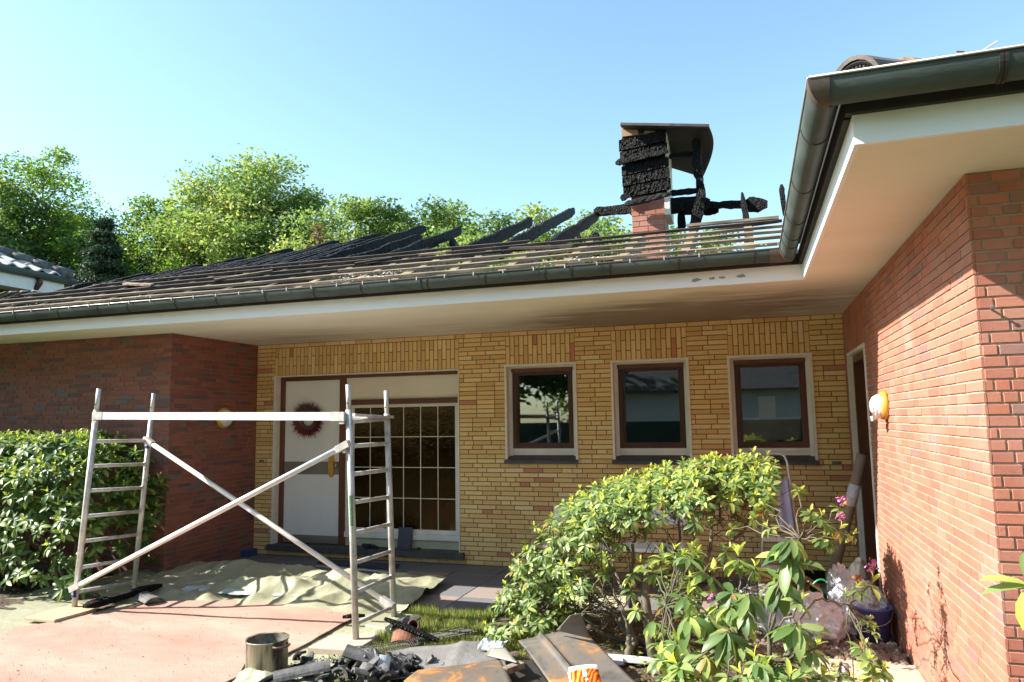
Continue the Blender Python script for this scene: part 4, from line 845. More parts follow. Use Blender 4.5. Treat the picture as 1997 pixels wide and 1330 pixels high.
b = MB(); p = gp(750, 1206, .24); q2 = gp(856, 1250, .09); charbeam(b, p, q2, .085, .022, 95, .06, taper=-.35, step=.12); b.build('charred_beam', M['char'], label='long charred board propped beside the rear right scaffold foot', cat='timber')
b = MB(); a = gp(815, 1240, .03); b.lathe(a + V((-.04, 0, .04)), [(.0, 0), (.03, 0), (.034, .0), (.034, .16), (.042, .16), (.042, .2), (.034, .2), (.03, .04)], 18, V((.25, -.5, .25))); b.build('clay_pipe', M['terra'], smooth=True, label='short terracotta pipe lying on the grass', cat='pipe')
curvedtile('roof_tile', gp(790, 1240, .07), .22, .16, .3, .35, .2, M['terra'], 'reddish tile piece under the propped charred board', 'tile', arc=.7, seed=4)
curvedtile('roof_tile', gp(795, 1216, .09), .2, .16, -.6, .2, -.3, M['charshard'], 'grey tile piece on the pale block behind the charred board', 'tile', arc=.9, seed=6)
# cooking pot
pc0 = gp(520, 1308, 0.02); cr = .132; ht = .20
pot = thing('cooking_pot', pc0, 'large scorched steel cooking pot standing on the carpet edge', 'pot')
b = MB(); b.lathe(pc0, [(0, .0), (cr * .96, 0), (cr, .015), (cr, ht - .01), (cr + .008, ht), (cr + .006, ht + .006), (cr - .004, ht)], 40); b.build('body', M['potsteel'], pot, smooth=True)
b = MB(); b.lathe(pc0, [(cr - .005, ht), (cr - .006, .01), (0, .008)], 40); b.build('inside', M['sootin'], pot, smooth=True)
for sgn, hz in ((-1, ht - .035), (1, ht - .02)):
    b = MB(); c0 = pc0 + V((sgn * cr * .93, 0, hz)); dd = V((sgn * .93, -sgn * .3, 0)).normalized(); c0 = pc0 + dd * cr + V((0, 0, hz)); tg = V((-dd.y, dd.x, 0))
    b.tube([c0 + tg * .055, c0 + tg * .05 + dd * .035, c0 + tg * .025 + dd * .052, c0 - tg * .025 + dd * .052, c0 - tg * .05 + dd * .035, c0 - tg * .055], .007, 8); b.build('handle', M['copper'] if sgn > 0 else M['alu'], pot, smooth=True)
b = MB(); b.tube([gp(470, 1325, .02), gp(482, 1302, .03)], .03, 6); b.build('charred_beam', M['char'], label='black stub lying beside the base of the cooking pot', cat='timber')
# pale green sheet rumpled at the bottom edge
def gh(x, y, u, v): return .02 + .10 * max(0, ridged(x, y, 2.6)) * math.sin(math.pi * min(1, max(0, v))) + .01 * abs(fb((x, y, 8), 9))
sheetgrid('plastic_sheet', M['tarp'], [gp(425, 1360), gp(640, 1350), gp(620, 1298), gp(500, 1312)], 50, 30, gh, seed=9, label='rumpled pale olive sheet in front of the cooking pot', cat='tarpaulin')
# ------------------------------------------------------------------ rubble heap of charred tiles
rs = random.Random(31)
for k in range(74):
    px = rs.uniform(590, 900); py = rs.uniform(1283, 1345)
    if k > 40: px = rs.gauss(730, 55); py = rs.uniform(1280, 1330)
    if px > 860 and py < 1305: continue
    hz = .02 + .15 * math.exp(-((px - 735) / 80) ** 2) * rs.random()
    curvedtile('tile_shard', gp(px, py, hz), rs.uniform(.05, .15), rs.uniform(.04, .11), rs.uniform(0, 6.28), rs.uniform(-.9, .9), rs.uniform(-.9, .9), M['charshard'] if k % 5 else M['ash'], 'charred curved roof tile shard in the rubble heap beside the cooking pot', 'tile shard', 'broken tiles in the rubble heap', arc=rs.uniform(.4, 1.2), seed=k)
for k in range(3):
    px, py = ((715, 1282), (735, 1283), (748, 1290))[k]
    curvedtile('tile_shard', gp(px, py, .14), .10, .07, rs.uniform(0, 6), .6, .5, M['terra'] if k == 0 else M['film'], ('brick-red fragment on top of the rubble heap', 'upright white fragment at the peak of the rubble heap', 'pale crumpled fragment right of the white one on the heap')[k], 'tile shard', arc=.3, seed=90 + k)
curvedtile('roof_tile', gp(702, 1283, .15), .20, .19, 1.9, .3, .1, M['charshard'], 'large curved grey roof tile on top of the rubble heap', 'tile', arc=.8, shape=0)
curvedtile('roof_tile', gp(590, 1312, .07), .34, .09, -1.0, .12, .2, M['charshard'], 'long charred ridge tile at the left end of the heap', 'tile', arc=1.1, shape=0)
b = MB(); charbeam(b, gp(498, 1340, .05), gp(600, 1292, .05), .04, .04, 97, .2); b.build('charred_beam', M['char'], label='thin charred batten between cooking pot and rubble heap', cat='timber')
b = MB()
for k in range(500):
    px = rs.uniform(570, 900); py = rs.uniform(1285, 1345); c = gp(px, py, .01); r = rs.uniform(.006, .022); a = [c + V((rs.uniform(-r, r), rs.uniform(-r, r), rs.uniform(0, r * 1.5))) for _ in range(4)]; i = [b.addv(x) for x in a]; b.face(i[0], i[1], i[2]); b.face(i[0], i[2], i[3]); b.face(i[0], i[3], i[1]); b.face(i[1], i[3], i[2])
b.build('charcoal_crumbs', M['charshard'], kind='stuff', label='charcoal crumbs and small splinters in the rubble heap')
# plastic gutter mesh strips
def meshstrip(path, w, label, nl=7):
    b = MB(); P = [V(p) for p in path]; n = len(P) * 9
    def at(t): k = t * (len(P) - 1); i = min(len(P) - 2, int(k)); return P[i].lerp(P[i + 1], k - i)
    def sd_(t): d = (at(min(1, t + .02)) - at(max(0, t - .02))).normalized(); return d.cross(V((0, 0, 1))).normalized()
    for j in range(nl):
        f = (j / (nl - 1) - .5) * w; b.tube([at(i / n) + sd_(i / n) * f + V((0, 0, .01 * math.sin(j * 1.3))) for i in range(n + 1)], .0022, 4, False)
    L = sum((P[i + 1] - P[i]).length for i in range(len(P) - 1)); m = int(L / .018)
    for i in range(m + 1): t = i / m; b.tube([at(t) - sd_(t) * w / 2, at(t) + sd_(t) * w / 2], .0022, 4, False)
    b.build('mesh_strip', M['meshblack'], label=label, cat='plastic mesh')
meshstrip([gp(690, 1268, .07), gp(740, 1264, .06), gp(800, 1254, .07), gp(850, 1240, .10), gp(915, 1228, .06)], .16, 'long black plastic mesh strip lying on the grass edge')
meshstrip([gp(745, 1278, .12), gp(775, 1290, .10), gp(790, 1312, .05)], .2, 'torn black mesh corner beside the rubble heap')
# burnt sheets
def sheet(name, poly, z, mat, label, cat, nu=26, nv=18, tilt=None, amp=.015, fold=None):
    A, B_, C_, D_ = poly; b = MB()
    def fn(u, v):
        p = (A * (1 - u) + B_ * u) * (1 - v) + (D_ * (1 - u) + C_ * u) * v; q = p + V((0, 0, amp * noise.noise(V((p.x * 3, p.y * 3, z))) + (fold(u, v) if fold else 0))); return q
    b.grid(nu, nv, fn); o = b.build(name, mat, smooth=True, label=label, cat=cat); md = o.modifiers.new('t', 'SOLIDIFY'); md.thickness = .006; return o
sheet('roofing_sheet', [gp(700, 1330, .05), gp(1000, 1300, .07), gp(950, 1252, .10), gp(760, 1268, .05)], .1, M['bitumen'], 'dark grey burnt roofing sheet behind the rusty ones', 'sheet metal', amp=.03, fold=lambda u, v: .012 * math.exp(-((u - .55 - .2 * v) / .04) ** 2))
sheet('metal_sheet', [gp(730, 1372, .10), gp(1010, 1360, .14), gp(975, 1283, .16), gp(815, 1306, .12)], .2, M['rust'], 'rust-orange burnt metal sheet at the bottom edge', 'sheet metal', fold=lambda u, v: .015 * math.sin(v * 3) - (.03 * (1 - v) if u < .1 else 0))
T1 = gp(1010, 1243, .12); b3 = [gp(1105, 1375, .08), gp(1262, 1350, .12), gp(1135, 1226, .25), gp(1010, 1246, .15)]
sheet('metal_sheet', b3, .3, M['rust'], 'tilted rust-stained metal sheet leaning against the bush', 'sheet metal', fold=lambda u, v: .03 * math.exp(-((u - .35) / .03) ** 2))
sheet('metal_sheet', [gp(1085, 1232, .24), gp(1150, 1245, .24), gp(1133, 1198, .40), gp(1112, 1204, .40)], .35, M['bitumen'], 'small bent metal flap rising above the tilted sheet', 'sheet metal', 8, 8)
sheet('metal_sheet', [gp(945, 1275, .17), gp(1010, 1290, .2), gp(985, 1262, .22), gp(955, 1262, .2)], .4, M['steel'], 'small shiny bent plate between the two rusty sheets', 'sheet metal', 8, 8)
sheet('roofing_sheet', [gp(1010, 1372, .06), gp(1100, 1360, .06), gp(1040, 1288, .12), gp(985, 1290, .12)], .5, M['blackboard'], 'black underside sheet between the rusty sheets', 'sheet metal', 8, 8)
b = MB(); b.beam(gp(985, 1308, .15), gp(1018, 1296, .16), .05, .035); b.build('batten_offcut', M['batten'], label='short pale batten offcut on the sheet pile', cat='timber')
b = MB(); c = gp(962, 1262, .1)
b.grid(12, 8, lambda u, v: (c.x + (u - .5) * .17, c.y + (v - .5) * .16, .10 + .05 * abs(noise.noise(V((u * 5, v * 5, 3)))) + .03 * math.sin(v * 3.1))); b.build('crumpled_film', M['film'], label='crumpled clear film on the grey roofing sheet', cat='plastic sheet')
# orange patterned bag with a white exclamation shape
bm = D.materials.new('orange_print'); bm.use_nodes = True; n = bm.node_tree; pb = n.nodes['Principled BSDF']; w_ = tex(n, 'Wave', 14, stretch=(1, .6, 1)); w_.inputs['Distortion'].default_value = 9; w_.inputs['Detail'].default_value = 3
n.links.new(ramp(n, w_.outputs[1], [(.25, (.45, .03, .01)), (.45, (.75, .12, .01)), (.75, (.85, .3, .03))]), pb.inputs['Base Color']); pb.inputs['Roughness'].default_value = .35
pA, pB, pC, pD = gp(1120, 1352, .2), gp(1178, 1345, .2), gp(1164, 1296, .27), gp(1108, 1302, .27)
bag = thing('paper_bag', (pA + pC) / 2, 'orange flame-patterned bag with white top lying on the rusty sheet', 'bag')
def bagf(u, v, off=0):
    p = (pA * (1 - u) + pB * u) * (1 - v) + (pD * (1 - u) + pC * u) * v; nz = (pB - pA).cross(pD - pA).normalized(); return p + nz * (.025 * math.sin(math.pi * u) ** .5 * math.sin(math.pi * min(1, v * .8 + .1)) + off)
b = MB(); b.grid(12, 12, lambda u, v: bagf(u, v * .78)); b.build('printed_front', bm, bag, smooth=True)
b = MB(); b.grid(12, 4, lambda u, v: bagf(u, .78 + v * .22)); b.grid(12, 12, lambda u, v: bagf(1 - u, v, -.03)); b.build('white_top', M['whiteplastic'], bag, smooth=True)
b = MB(); b.poly([bagf(.45 + .07 * math.cos(a) * (1.1 - .4 * math.sin(a)) + .0, .57 + .16 * math.sin(a), .003) for a in [2 * math.pi * i / 16 for i in range(16)]][::-1]); b.poly([bagf(.47 + .06 * math.cos(a), .32 + .045 * math.sin(a), .003) for a in [2 * math.pi * i / 12 for i in range(12)]][::-1])
b.build('white_mark', M['whiteplastic'], bag)
# ------------------------------------------------------------------ things behind the bushes at right
lad = thing('step_ladder', atZ(1530, 1135, 0), 'aluminium step ladder standing by the yellow wall behind the bush', 'ladder')
Lb, Lt = V((-.90, -.62, 0)), V((-.80, -.36, 1.17)); Rb, Rt = V((-.515, -.62, 0)), V((-.60, -.36, 1.17))
b = MB(); b.tube([Lb, Lt, Lt + V((.02, .02, .06)), Lt + V((.06, .03, .09)), Rt + V((-.06, .03, .09)), Rt + V((-.02, .02, .06)), Rt, Rb], .0125, 8); b.build('rail', M['alurail'], lad, smooth=True)
for i, t in enumerate((.2, .42, .64, .86)):
    b = MB(); p = Lb.lerp(Lt, t); q = Rb.lerp(Rt, t); b.obox((p + q) / 2 + V((0, .03, 0)), (q - p) / 2, V((0, .045, 0)), V((0, 0, .01))); b.obox((p + q) / 2 + V((0, -.012, -.012)), (q - p) / 2, V((0, .004, 0)), V((0, 0, .02))); b.build('step', M['alurail'], lad)
for p, q in ((Lb, Lt), (Rb, Rt)): b = MB(); b.tube([q + V((0, .02, 0)), V((p.x, -.08, 0))], .011, 8); b.build('rear_leg', M['alu'], lad, smooth=True)
b = MB(); ct = V((-.665, -.46, 1.0))
b.grid(10, 18, lambda u, v: (ct.x - .05 + (.11 + .02 * v) * u + .012 * v, ct.y - .06 * v - .02 - .02 * math.sin(u * 9), ct.z + .02 - .46 * v + .01 * u)); o = b.build('cloth', M['lavender'], smooth=True, label='lavender cloth hanging over a step of the ladder', cat='cloth'); md = o.modifiers.new('t', 'SOLIDIFY'); md.thickness = .004
p0 = V((-.36, -.75, 0)); p1 = V((-.02, -.95, 1.28)); b = MB(); b.tube([p0, p1], .045, 16); tb = b.build('cardboard_tube', M['tubepaper'], smooth=True, label='long brown paper tube leaning in the corner by the side door', cat='tube')
b = MB(); b.tube([p0.lerp(p1, .66), p0.lerp(p1, .80)], .0475, 14); b.build('tape_wrap', M['plastic'], tb, smooth=True)
# clear plastic bag heap
pg = thing('plastic_bag', (-.75, -1.75, 0), 'big crumpled clear plastic sheeting heap beside the blue bucket', 'plastic sheeting')
def blob(c, r, seed, name):
    b = MB(); n1, n2 = 110, 70
    def fn(u, v):
        th = 2 * math.pi * u; ph = math.pi * v; d = V((math.cos(th) * math.sin(ph), math.sin(th) * math.sin(ph), math.cos(ph))); k = 1 + .22 * (1 - 2 * abs(noise.noise(d * 1.9 + V((seed, 0, 0))))) + .10 * (1 - 2 * abs(noise.noise(d * 4.5 + V((seed, 3, 0))))) + .035 * (1 - 2 * abs(noise.noise(d * 9 + V((seed, 7, 0))))) + .03 * (1 - 2 * abs(noise.noise(d * 19))); p = V(c) + V((d.x * r[0], d.y * r[1], d.z * r[2])) * k; return (p.x, p.y, max(.004 + .01 * u, p.z))
    b.grid(n1, n2, fn); b.build(name, M['plastic'], pg, smooth=True)
blob(atY(1565, 1212, -1.95), (.25, .2, .17), 1, 'lower_fold'); blob(atY(1672, 1188, -1.78), (.17, .14, .17), 4, 'upper_fold'); blob(atY(1638, 1150, -1.62), (.075, .07, .15), 6, 'peak'); blob(atY(1490, 1180, -1.5), (.19, .15, .12), 9, 'side_fold')
bu = atZ(1722, 1256, 0); bu = V((-.155, -1.93, 0)); R0, R1, hb = .1, .128, .26
bk = thing('bucket', bu, 'dark blue plastic bucket against the sunlit wall', 'bucket'); b = MB(); b.lathe(bu, [(0, .004), (R0, .004), (R1, hb), (R1 + .008, hb), (R1 + .008, hb - .02), (R1 - .004, hb - .01), (R0 - .003, .01)], 30); b.build('body', M['bluebucket'], bk, smooth=True)
b = MB(); b.tube([bu + V((math.cos(a) * R1 * 1.02, -abs(math.sin(a)) * R1 * 1.05, hb - .02 - abs(math.sin(a)) * .09)) for a in [math.pi * i / 12 for i in range(13)]], .0025, 5); b.build('handle', M['alu'], bk, smooth=True)
b = MB(); b.lathe(bu, [(0, hb - .04), (R1 - .01, hb - .05)], 18); b.build('rubble_fill', M['soil'], bk)
b = MB(); b.tube([bu + V((.01, .02, .15)), bu + V((.03, .12, .42)), bu + V((.05, .16, .50))], .012, 8); b.build('tool_handle', M['batten'], smooth=True, label='wooden tool handle standing in the blue bucket', cat='tool')
blk = MB(); blk.grid(28, 16, lambda u, v: (lambda d, k: (-.15 + .10 * d.x * k, -1.35 + .11 * d.y * k, max(.0, .2 + .24 * d.z * k)))(V((math.cos(6.2832 * u) * math.sin(math.pi * v), math.sin(6.2832 * u) * math.sin(math.pi * v), math.cos(math.pi * v))), 1 + .22 * (1 - 2 * abs(noise.noise(V((math.cos(6.2832 * u) * math.sin(math.pi * v) * 2.5, math.sin(6.2832 * u) * 2.5 * math.sin(math.pi * v), math.cos(math.pi * v) * 2)))))))
blk.build('black_sack', M['blackboard'], smooth=True, label='black sack standing behind the blue bucket', cat='sack', base=True)
gb = V((-.42, -1.12, 0)); gt = thing('green_tub', gb, 'green plastic tub with looped handle behind the clear sheeting', 'tub'); b = MB(); b.lathe(gb, [(0, .004), (.085, .004), (.1, .17), (.106, .17), (.096, .165), (.08, .01)], 24); b.build('body', M['green'], gt, smooth=True)
b = MB(); b.tube([gb + V((-.1 + .2 * i / 12, -.02, .17 + .09 * math.sin(math.pi * i / 12))) for i in range(13)], .01, 8); b.build('handle', M['green'], gt, smooth=True)
cbx = thing('cardboard_box', (-.72, -1.05, 0), 'open cardboard box at the foot of the step ladder', 'box'); x0, x1, y0, y1, h = -.92, -.52, -1.25, -.93, .24
b = MB(); b.box(x0, x1, y0, y0 + .006, 0, h); b.box(x0, x1, y1 - .006, y1, 0, h); b.box(x0, x0 + .006, y0 + .007, y1 - .007, 0, h); b.box(x1 - .006, x1, y0 + .007, y1 - .007, 0, h); b.box(x0 + .007, x1 - .007, y0 + .007, y1 - .007, .001, .008); b.build('body', M['cardboard'], cbx)
for (a, c, d, e) in (((x0, y0, h), (x1, y0, h), (x1, y0 - .12, h + .04), (x0, y0 - .12, h + .04)), ((x1, y0, h), (x1, y1, h), (x1 + .1, y1, h - .07), (x1 + .1, y0, h - .07))):
    b = MB(); b.hexa([a, c, d, e] + [(q[0], q[1], q[2] + .005) for q in (a, c, d, e)]); b.build('flap', M['cardboard'], cbx)
wf = MB(); c0 = V((-1.05, -1.75, 0)) # dark wire netting roll
for j in range(14): z = .03 + j * .028; wf.tube([c0 + V((.13 * math.cos(a), .13 * math.sin(a), z)) for a in [2 * math.pi * i / 16 for i in range(17)]], .002, 4, False)
for i in range(22): a = 2 * math.pi * i / 22; wf.tube([c0 + V((.13 * math.cos(a), .13 * math.sin(a), .02)), c0 + V((.13 * math.cos(a + .12), .13 * math.sin(a + .12), .42))], .002, 4, False)
wf.build('wire_netting', M['meshblack'], label='upright roll of dark wire netting left of the clear sheeting', cat='wire netting', base=True)
pt = thing('garden_bench', (-2.1, -.75, 0), 'white plastic garden bench hidden behind the rhododendron', 'bench')
b = MB(); b.box(-2.84, -1.55, -.62, -.59, .60, .755); b.build('backrest', M['whiteplastic'], pt); b = MB(); b.box(-2.85, -1.55, -1.02, -.63, .40, .43); b.build('seat', M['whiteplastic'], pt)
for x in (-2.8, -1.6):
    for y in (-.99, -.64): b = MB(); b.box(x - .02, x + .02, y - .02, y + .02, 0, .399 if y < -.9 else .60); b.build('leg', M['alu'], pt)
hp = gp(1002, 1195); b = MB(); b.tube([hp, hp + V((0, 0, .17)), hp + V((.015, .005, .2)), hp + V((.05, .01, .215)), hp + V((.3, .05, .215))], .009, 8); b.build('metal_hoop', M['alu'], smooth=True, label='bent grey metal hoop at the left edge of the rhododendron', cat='hoop')
q = gp(1345, 1137); b = MB(); b.box(q.x - .2, q.x + .2, q.y - .02, q.y + .16, .012, .09); b.build('crate', M['terra'], label='flat reddish crate on the paving behind the rhododendron', cat='crate', base=True)
for i, (px, py, w) in enumerate(((1225, 1285, .17), (1155, 1287, .2))): q = gp(px, py, .03); b = MB(); b.obox(q, V((w, .02 * i, .0)), V((-.01, .035, 0)), V((0, 0, .012))); b.build('white_board', M['whiteplastic'], label=('white scrap lying at the foot of the thick stem', 'white strip on the soil beside the tilted sheet')[i], cat='scrap')
q = gp(1650, 1335, 0); b = MB(); b.tube([q, q + V((0, 0, .12))], .022, 12); b.build('metal_stake', M['steel'], smooth=True, label='short grey pipe stub at the bottom edge among leaves', cat='pipe')
# window contents: pale board and post behind the right window, colours brightened to stand in for sunlight
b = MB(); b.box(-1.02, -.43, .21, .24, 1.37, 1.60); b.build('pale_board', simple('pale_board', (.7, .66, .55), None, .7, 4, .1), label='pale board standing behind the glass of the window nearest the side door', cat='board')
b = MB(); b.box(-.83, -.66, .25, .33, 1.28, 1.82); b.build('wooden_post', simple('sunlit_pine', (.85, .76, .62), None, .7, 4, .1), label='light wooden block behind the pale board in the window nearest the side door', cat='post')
# ------------------------------------------------------------------ plants
def leaf_template(kind):
    """rhododendron leaf, length 1 along +Y, folded at the midrib and curving down"""
    if kind == 0: ys = [0, .22, .5, .78, 1]; ws = [.0, .13, .17, .13, 0]; dz = [0, .01, -.01, -.06, -.14]
    elif kind == 1: ys = [0, .25, .55, .8, .98]; ws = [0, .11, .15, .11, 0]; dz = [0, .03, .03, -.02, -.1]
    else: ys = [0, .25, .5, .73, .9]; ws = [0, .13, .18, .14, 0]; dz = [0, .0, -.06, -.19, -.38]
    v = [(0, ys[0], dz[0])]
    for y, w, z in list(zip(ys, ws, dz))[1:4]: v += [(-w, y, z + .04), (0, y, z), (w, y, z + .04)]
    v.append((0, ys[4], dz[4])); f = [(0, 2, 1), (0, 3, 2)]
    for k in (1, 4): f += [(k, k + 1, k + 4, k + 3), (k + 1, k + 2, k + 5, k + 4)]
    f += [(7, 8, 10), (8, 9, 10)]; return np.array(v, float), f
TPL = [leaf_template(i) for i in range(3)]
def cloud(name, mat, items, parent, smooth=True, kind='stuff', label=None):
    """items: (template index, 3x3 matrix, offset, tint) joined into one mesh"""
    if not items: return None
    vs = []; fs = []; ts = []; o = 0
    for k, R, p, t in items:
        v, f = TPL[k]; vs.append(v @ R.T + p); fs += [tuple(i + o for i in q) for q in f]; o += len(v); ts += [t] * len(v)
    a = np.concatenate(vs); c = (a.min(0) + a.max(0)) / 2; me = D.meshes.new(name); me.from_pydata((a - c).tolist(), [], fs); me.materials.append(mat)
    at = me.attributes.new('tint', 'FLOAT', 'POINT'); at.data.foreach_set('value', ts); me.polygons.foreach_set('use_smooth', [smooth] * len(fs))
    ob = D.objects.new(name, me); link(ob, parent, c); return tag(ob, label, kind=kind)
LC = {}
def leaf_mesh(k, tq, mat):
    key = (k, tq, mat.name)
    if key not in LC:
        v, f = TPL[k]; me = D.meshes.new('leaf'); me.from_pydata(v.tolist(), [], f); me.materials.append(mat); at = me.attributes.new('tint', 'FLOAT', 'POINT'); at.data.foreach_set('value', [tq] * len(v)); me.polygons.foreach_set('use_smooth', [True] * len(f)); LC[key] = me
    return LC[key]
def frame(d, up):
    y = V(d).normalized(); x = y.cross(V(up)); 
    if x.length < 1e-3: x = y.cross(V((1, 0, 0)))
    x.normalize(); z = x.cross(y); return np.array([[x.x, y.x, z.x], [x.y, y.y, z.y], [x.z, y.z, z.z]])
def whorl(items, c, d, L, rnd, n=None, fresh=None, droop=.3):
    c = V(c); d = V(d).normalized(); u = d.orthogonal().normalized(); w = d.cross(u); n = n or rnd.randint(6, 10); a0 = rnd.random() * 6.3
    fresh = rnd.random() < .55 if fresh is None else fresh
    for i in range(n):
        a = a0 + i * 2.399; out = u * math.cos(a) + w * math.sin(a); el = rnd.uniform(.05, .5) - droop * rnd.random(); dd = out + d * el; dd.z -= droop * rnd.uniform(0, .8); l = L * rnd.uniform(.7, 1.15)
        R = frame(dd, d + V((rnd.uniform(-.3, .3), rnd.uniform(-.3, .3), .2))); items.append((0 if rnd.random() < .6 else 2, R * l, np.array(c + out * .004 - d * rnd.uniform(0, .02)), 0. if rnd.random() < .02 else rnd.uniform(.08, .78)))
    if fresh:
        for i in range(rnd.randint(3, 6)):
            a = a0 + i * 2.0; out = u * math.cos(a) + w * math.sin(a); dd = out * rnd.uniform(.3, .7) + d; l = L * rnd.uniform(.45, .75); R = frame(dd, -out + d * .3); items.append((1, R * l, np.array(c + d * .01), rnd.uniform(.75, 1)))
def split_leaves(items, parent, mat, n=300):
    def ar(it):
        p = V(it[2] + it[1] @ np.array([0, .5, 0])); q = p - CAM; z = q.dot(CF)
        if z < .2: return 0
        x = 998.5 + FOC * q.dot(CR) / z; y = 665 - FOC * q.dot(CU) / z
        if not (0 < x < 1997 and 0 < y < 1330): return 0
        nrm = V(it[1][:, 2]).normalized(); return (np.linalg.norm(it[1][:, 1]) / z) ** 2 * (.15 + abs(nrm.dot(q.normalized()))) * (1 - .12 * (z - 4))
    s_ = sorted(items, key=lambda it: -ar(it)); near = [it for it in s_[:n] if ar(it) > 0]; rest = s_[len(near):]
    for k, R, p, t in near:
        o = D.objects.new('leaf', leaf_mesh(k, round(round(t * 8) / 8, 3), mat)); l = float(np.linalg.norm(R[:, 1])); link(o, parent, V(p)); o.rotation_euler = Matrix((R / l).tolist()).to_euler(); o.scale = (l, l, l)
    cloud('foliage', mat, rest, parent)
def twig(b, p, q, r0, r1, rnd, wob=.06, n=6):
    p = V(p); q = V(q); L = (q - p).length; pts = []
    for i in range(n + 1): t = i / n; e = V((rnd.uniform(-1, 1), rnd.uniform(-1, 1), rnd.uniform(-1, 1))) * wob * L * (0 if i in (0, n) else .5); pts.append(p.lerp(q, t) + e)
    b.tube(pts, [r0 + (r1 - r0) * i / n for i in range(n + 1)], 6); return pts
def blossom(c, d, parent, rnd, mat, r=.035):
    b = MB(); c = V(c)
    for k in range(26):
        o = V((rnd.gauss(0, 1), rnd.gauss(0, 1), rnd.gauss(0, 1) + .6)).normalized(); p = c + o * r * rnd.uniform(.3, 1); u = o.orthogonal().normalized() * .009; w = o.cross(u.normalized()) * .006; b.face(b.addv(p - u), b.addv(p - w + o * .012), b.addv(p + u + o * .01), b.addv(p + w))
    b.build('blossom', mat, parent)
# ---- big rhododendron in the bed
rh = random.Random(77); base = V((-1.62, -2.72, 0)); big = thing('rhododendron', base, 'large domed rhododendron with bare stems in front of the yellow wall', 'shrub'); items = []; bt = MB()
def ztop(x):
    K = [(-2.78, .30), (-2.66, .62), (-2.5, .86), (-2.3, 1.03), (-2.05, 1.13), (-1.75, 1.2), (-1.45, 1.28), (-1.15, 1.33), (-.85, 1.36), (-.68, 1.30), (-.58, 1.15)]
    if x <= K[0][0]: return K[0][1]
    for (a, za), (c, zc) in zip(K, K[1:]):
        if x <= c: return za + (zc - za) * (x - a) / (c - a)
    return K[-1][1]
tips = []
while len(tips) < 940:
    x = rh.uniform(-2.80, -.76); yy = rh.uniform(-1, 1); hy = .62 if x < -1.2 else .42; y = -2.25 + yy * hy; sh_ = (1 - yy * yy) ** .5; zt = ztop(x) * ((.45 + .55 * sh_) if x < -2.05 else (.80 + .20 * sh_)) - .02
    thick = .34 if x < -2.0 else .15; z = zt - rh.random() ** 1.6 * thick
    if x < -2.25: z = zt - rh.random() * (zt - .10)
    elif x < -1.95 and rh.random() < .25: z = zt - rh.random() * .6
    if z < .08: continue
    tips.append(V((x, y, z + rh.uniform(-.03, .03))))
hubs = [V((-2.3, -2.3, .55)), V((-2.05, -2.1, .75)), V((-1.75, -2.35, .85)), V((-1.45, -2.2, .95)), V((-1.15, -2.3, 1.0)), V((-.9, -2.2, 1.02)), V((-2.35, -2.5, .3)), V((-1.9, -2.6, .5)), V((-2.1, -2.35, .4))]
mids = []
for i, h_ in enumerate(hubs):
    m1 = base.lerp(h_, .45) + V((rh.uniform(-.1, .1), rh.uniform(-.1, .1), -.05)); b0 = base + V((rh.uniform(-.25, .25), rh.uniform(-.1, .2), 0)); twig(bt, b0, m1, .028, .017, rh, .12); twig(bt, m1, h_, .017, .009, rh, .12)
bt.tube([base + V((.03, -.05, 0)), base + V((.0, -.03, .18)), base + V((-.03, 0, .42)), base + V((-.02, .1, .6))], [.045, .038, .03, .018], 9)
for t in tips:
    h_ = min(hubs, key=lambda q: (q - t).length); d = (t - h_); d.z += .25; d.normalize()
    if rh.random() < .3: twig(bt, h_.lerp(t, .0) + V((rh.uniform(-.12, .12), rh.uniform(-.1, .1), rh.uniform(-.12, .05))), t, .005, .003, rh, .14, 4)
    up = V((d.x * .6, d.y * .6 - .15, .75 if t.z > ztop(t.x) - .25 else .35)); whorl(items, t, up, rh.uniform(.055, .085), rh, fresh=rh.random() < (.62 if up.z > .5 else .25), droop=.25 if up.z > .5 else .55)
for k in range(170):  # bare twigs in the hollow under the dome
    h_ = rh.choice(hubs); p = h_ + V((rh.uniform(-.25, .25), rh.uniform(-.3, .3), rh.uniform(-.35, .05))); twig(bt, p, p + V((rh.uniform(-.25, .15), rh.uniform(-.2, .2), rh.uniform(-.05, .2))), .004, .002, rh, .15, 3)
for k in range(150):
    p = V((rh.uniform(-2.45, -1.85), rh.uniform(-2.5, -1.95), rh.uniform(.08, .32))); twig(bt, p, p + V((rh.uniform(-.3, .1), rh.uniform(-.2, .2), rh.uniform(-.05, .1))), .0035, .002, rh, .15, 3)
for (px, py, yy) in ((1210, 1060, -2.45), (1330, 1080, -2.4), (1300, 1060, -2.3), (1250, 1100, -2.5), (1180, 1090, -2.6), (1230, 1120, -2.7), (1300, 1130, -2.6), (1150, 1140, -2.7), (1130, 1080, -2.6), (1160, 1050, -2.5), (1200, 1010, -2.4), (1120, 1110, -2.7), (1180, 1115, -2.7), (1260, 1030, -2.4), (1350, 1030, -2.3), (1230, 1150, -2.75), (1240, 1190, -2.8), (1390, 1010, -2.3), (1440, 1000, -2.3), (1100, 1160, -2.7)): whorl(items, atY(px, py, yy), (rh.uniform(-.3, .3), -.4, .8), .09, rh, droop=.6)
bt.build('stem', M['stem'], big, smooth=True); split_leaves(items, big, M['rhodo'])
for (px, py, yy, mt) in ((1058, 1142, -2.7, 'wilt'), (1122, 1140, -2.6, 'wilt'), (1210, 1058, -2.4, 'wilt'), (1493, 925, -2.4, 'bloom')): blossom(atY(px, py, yy), None, big, rh, M[mt], .03)
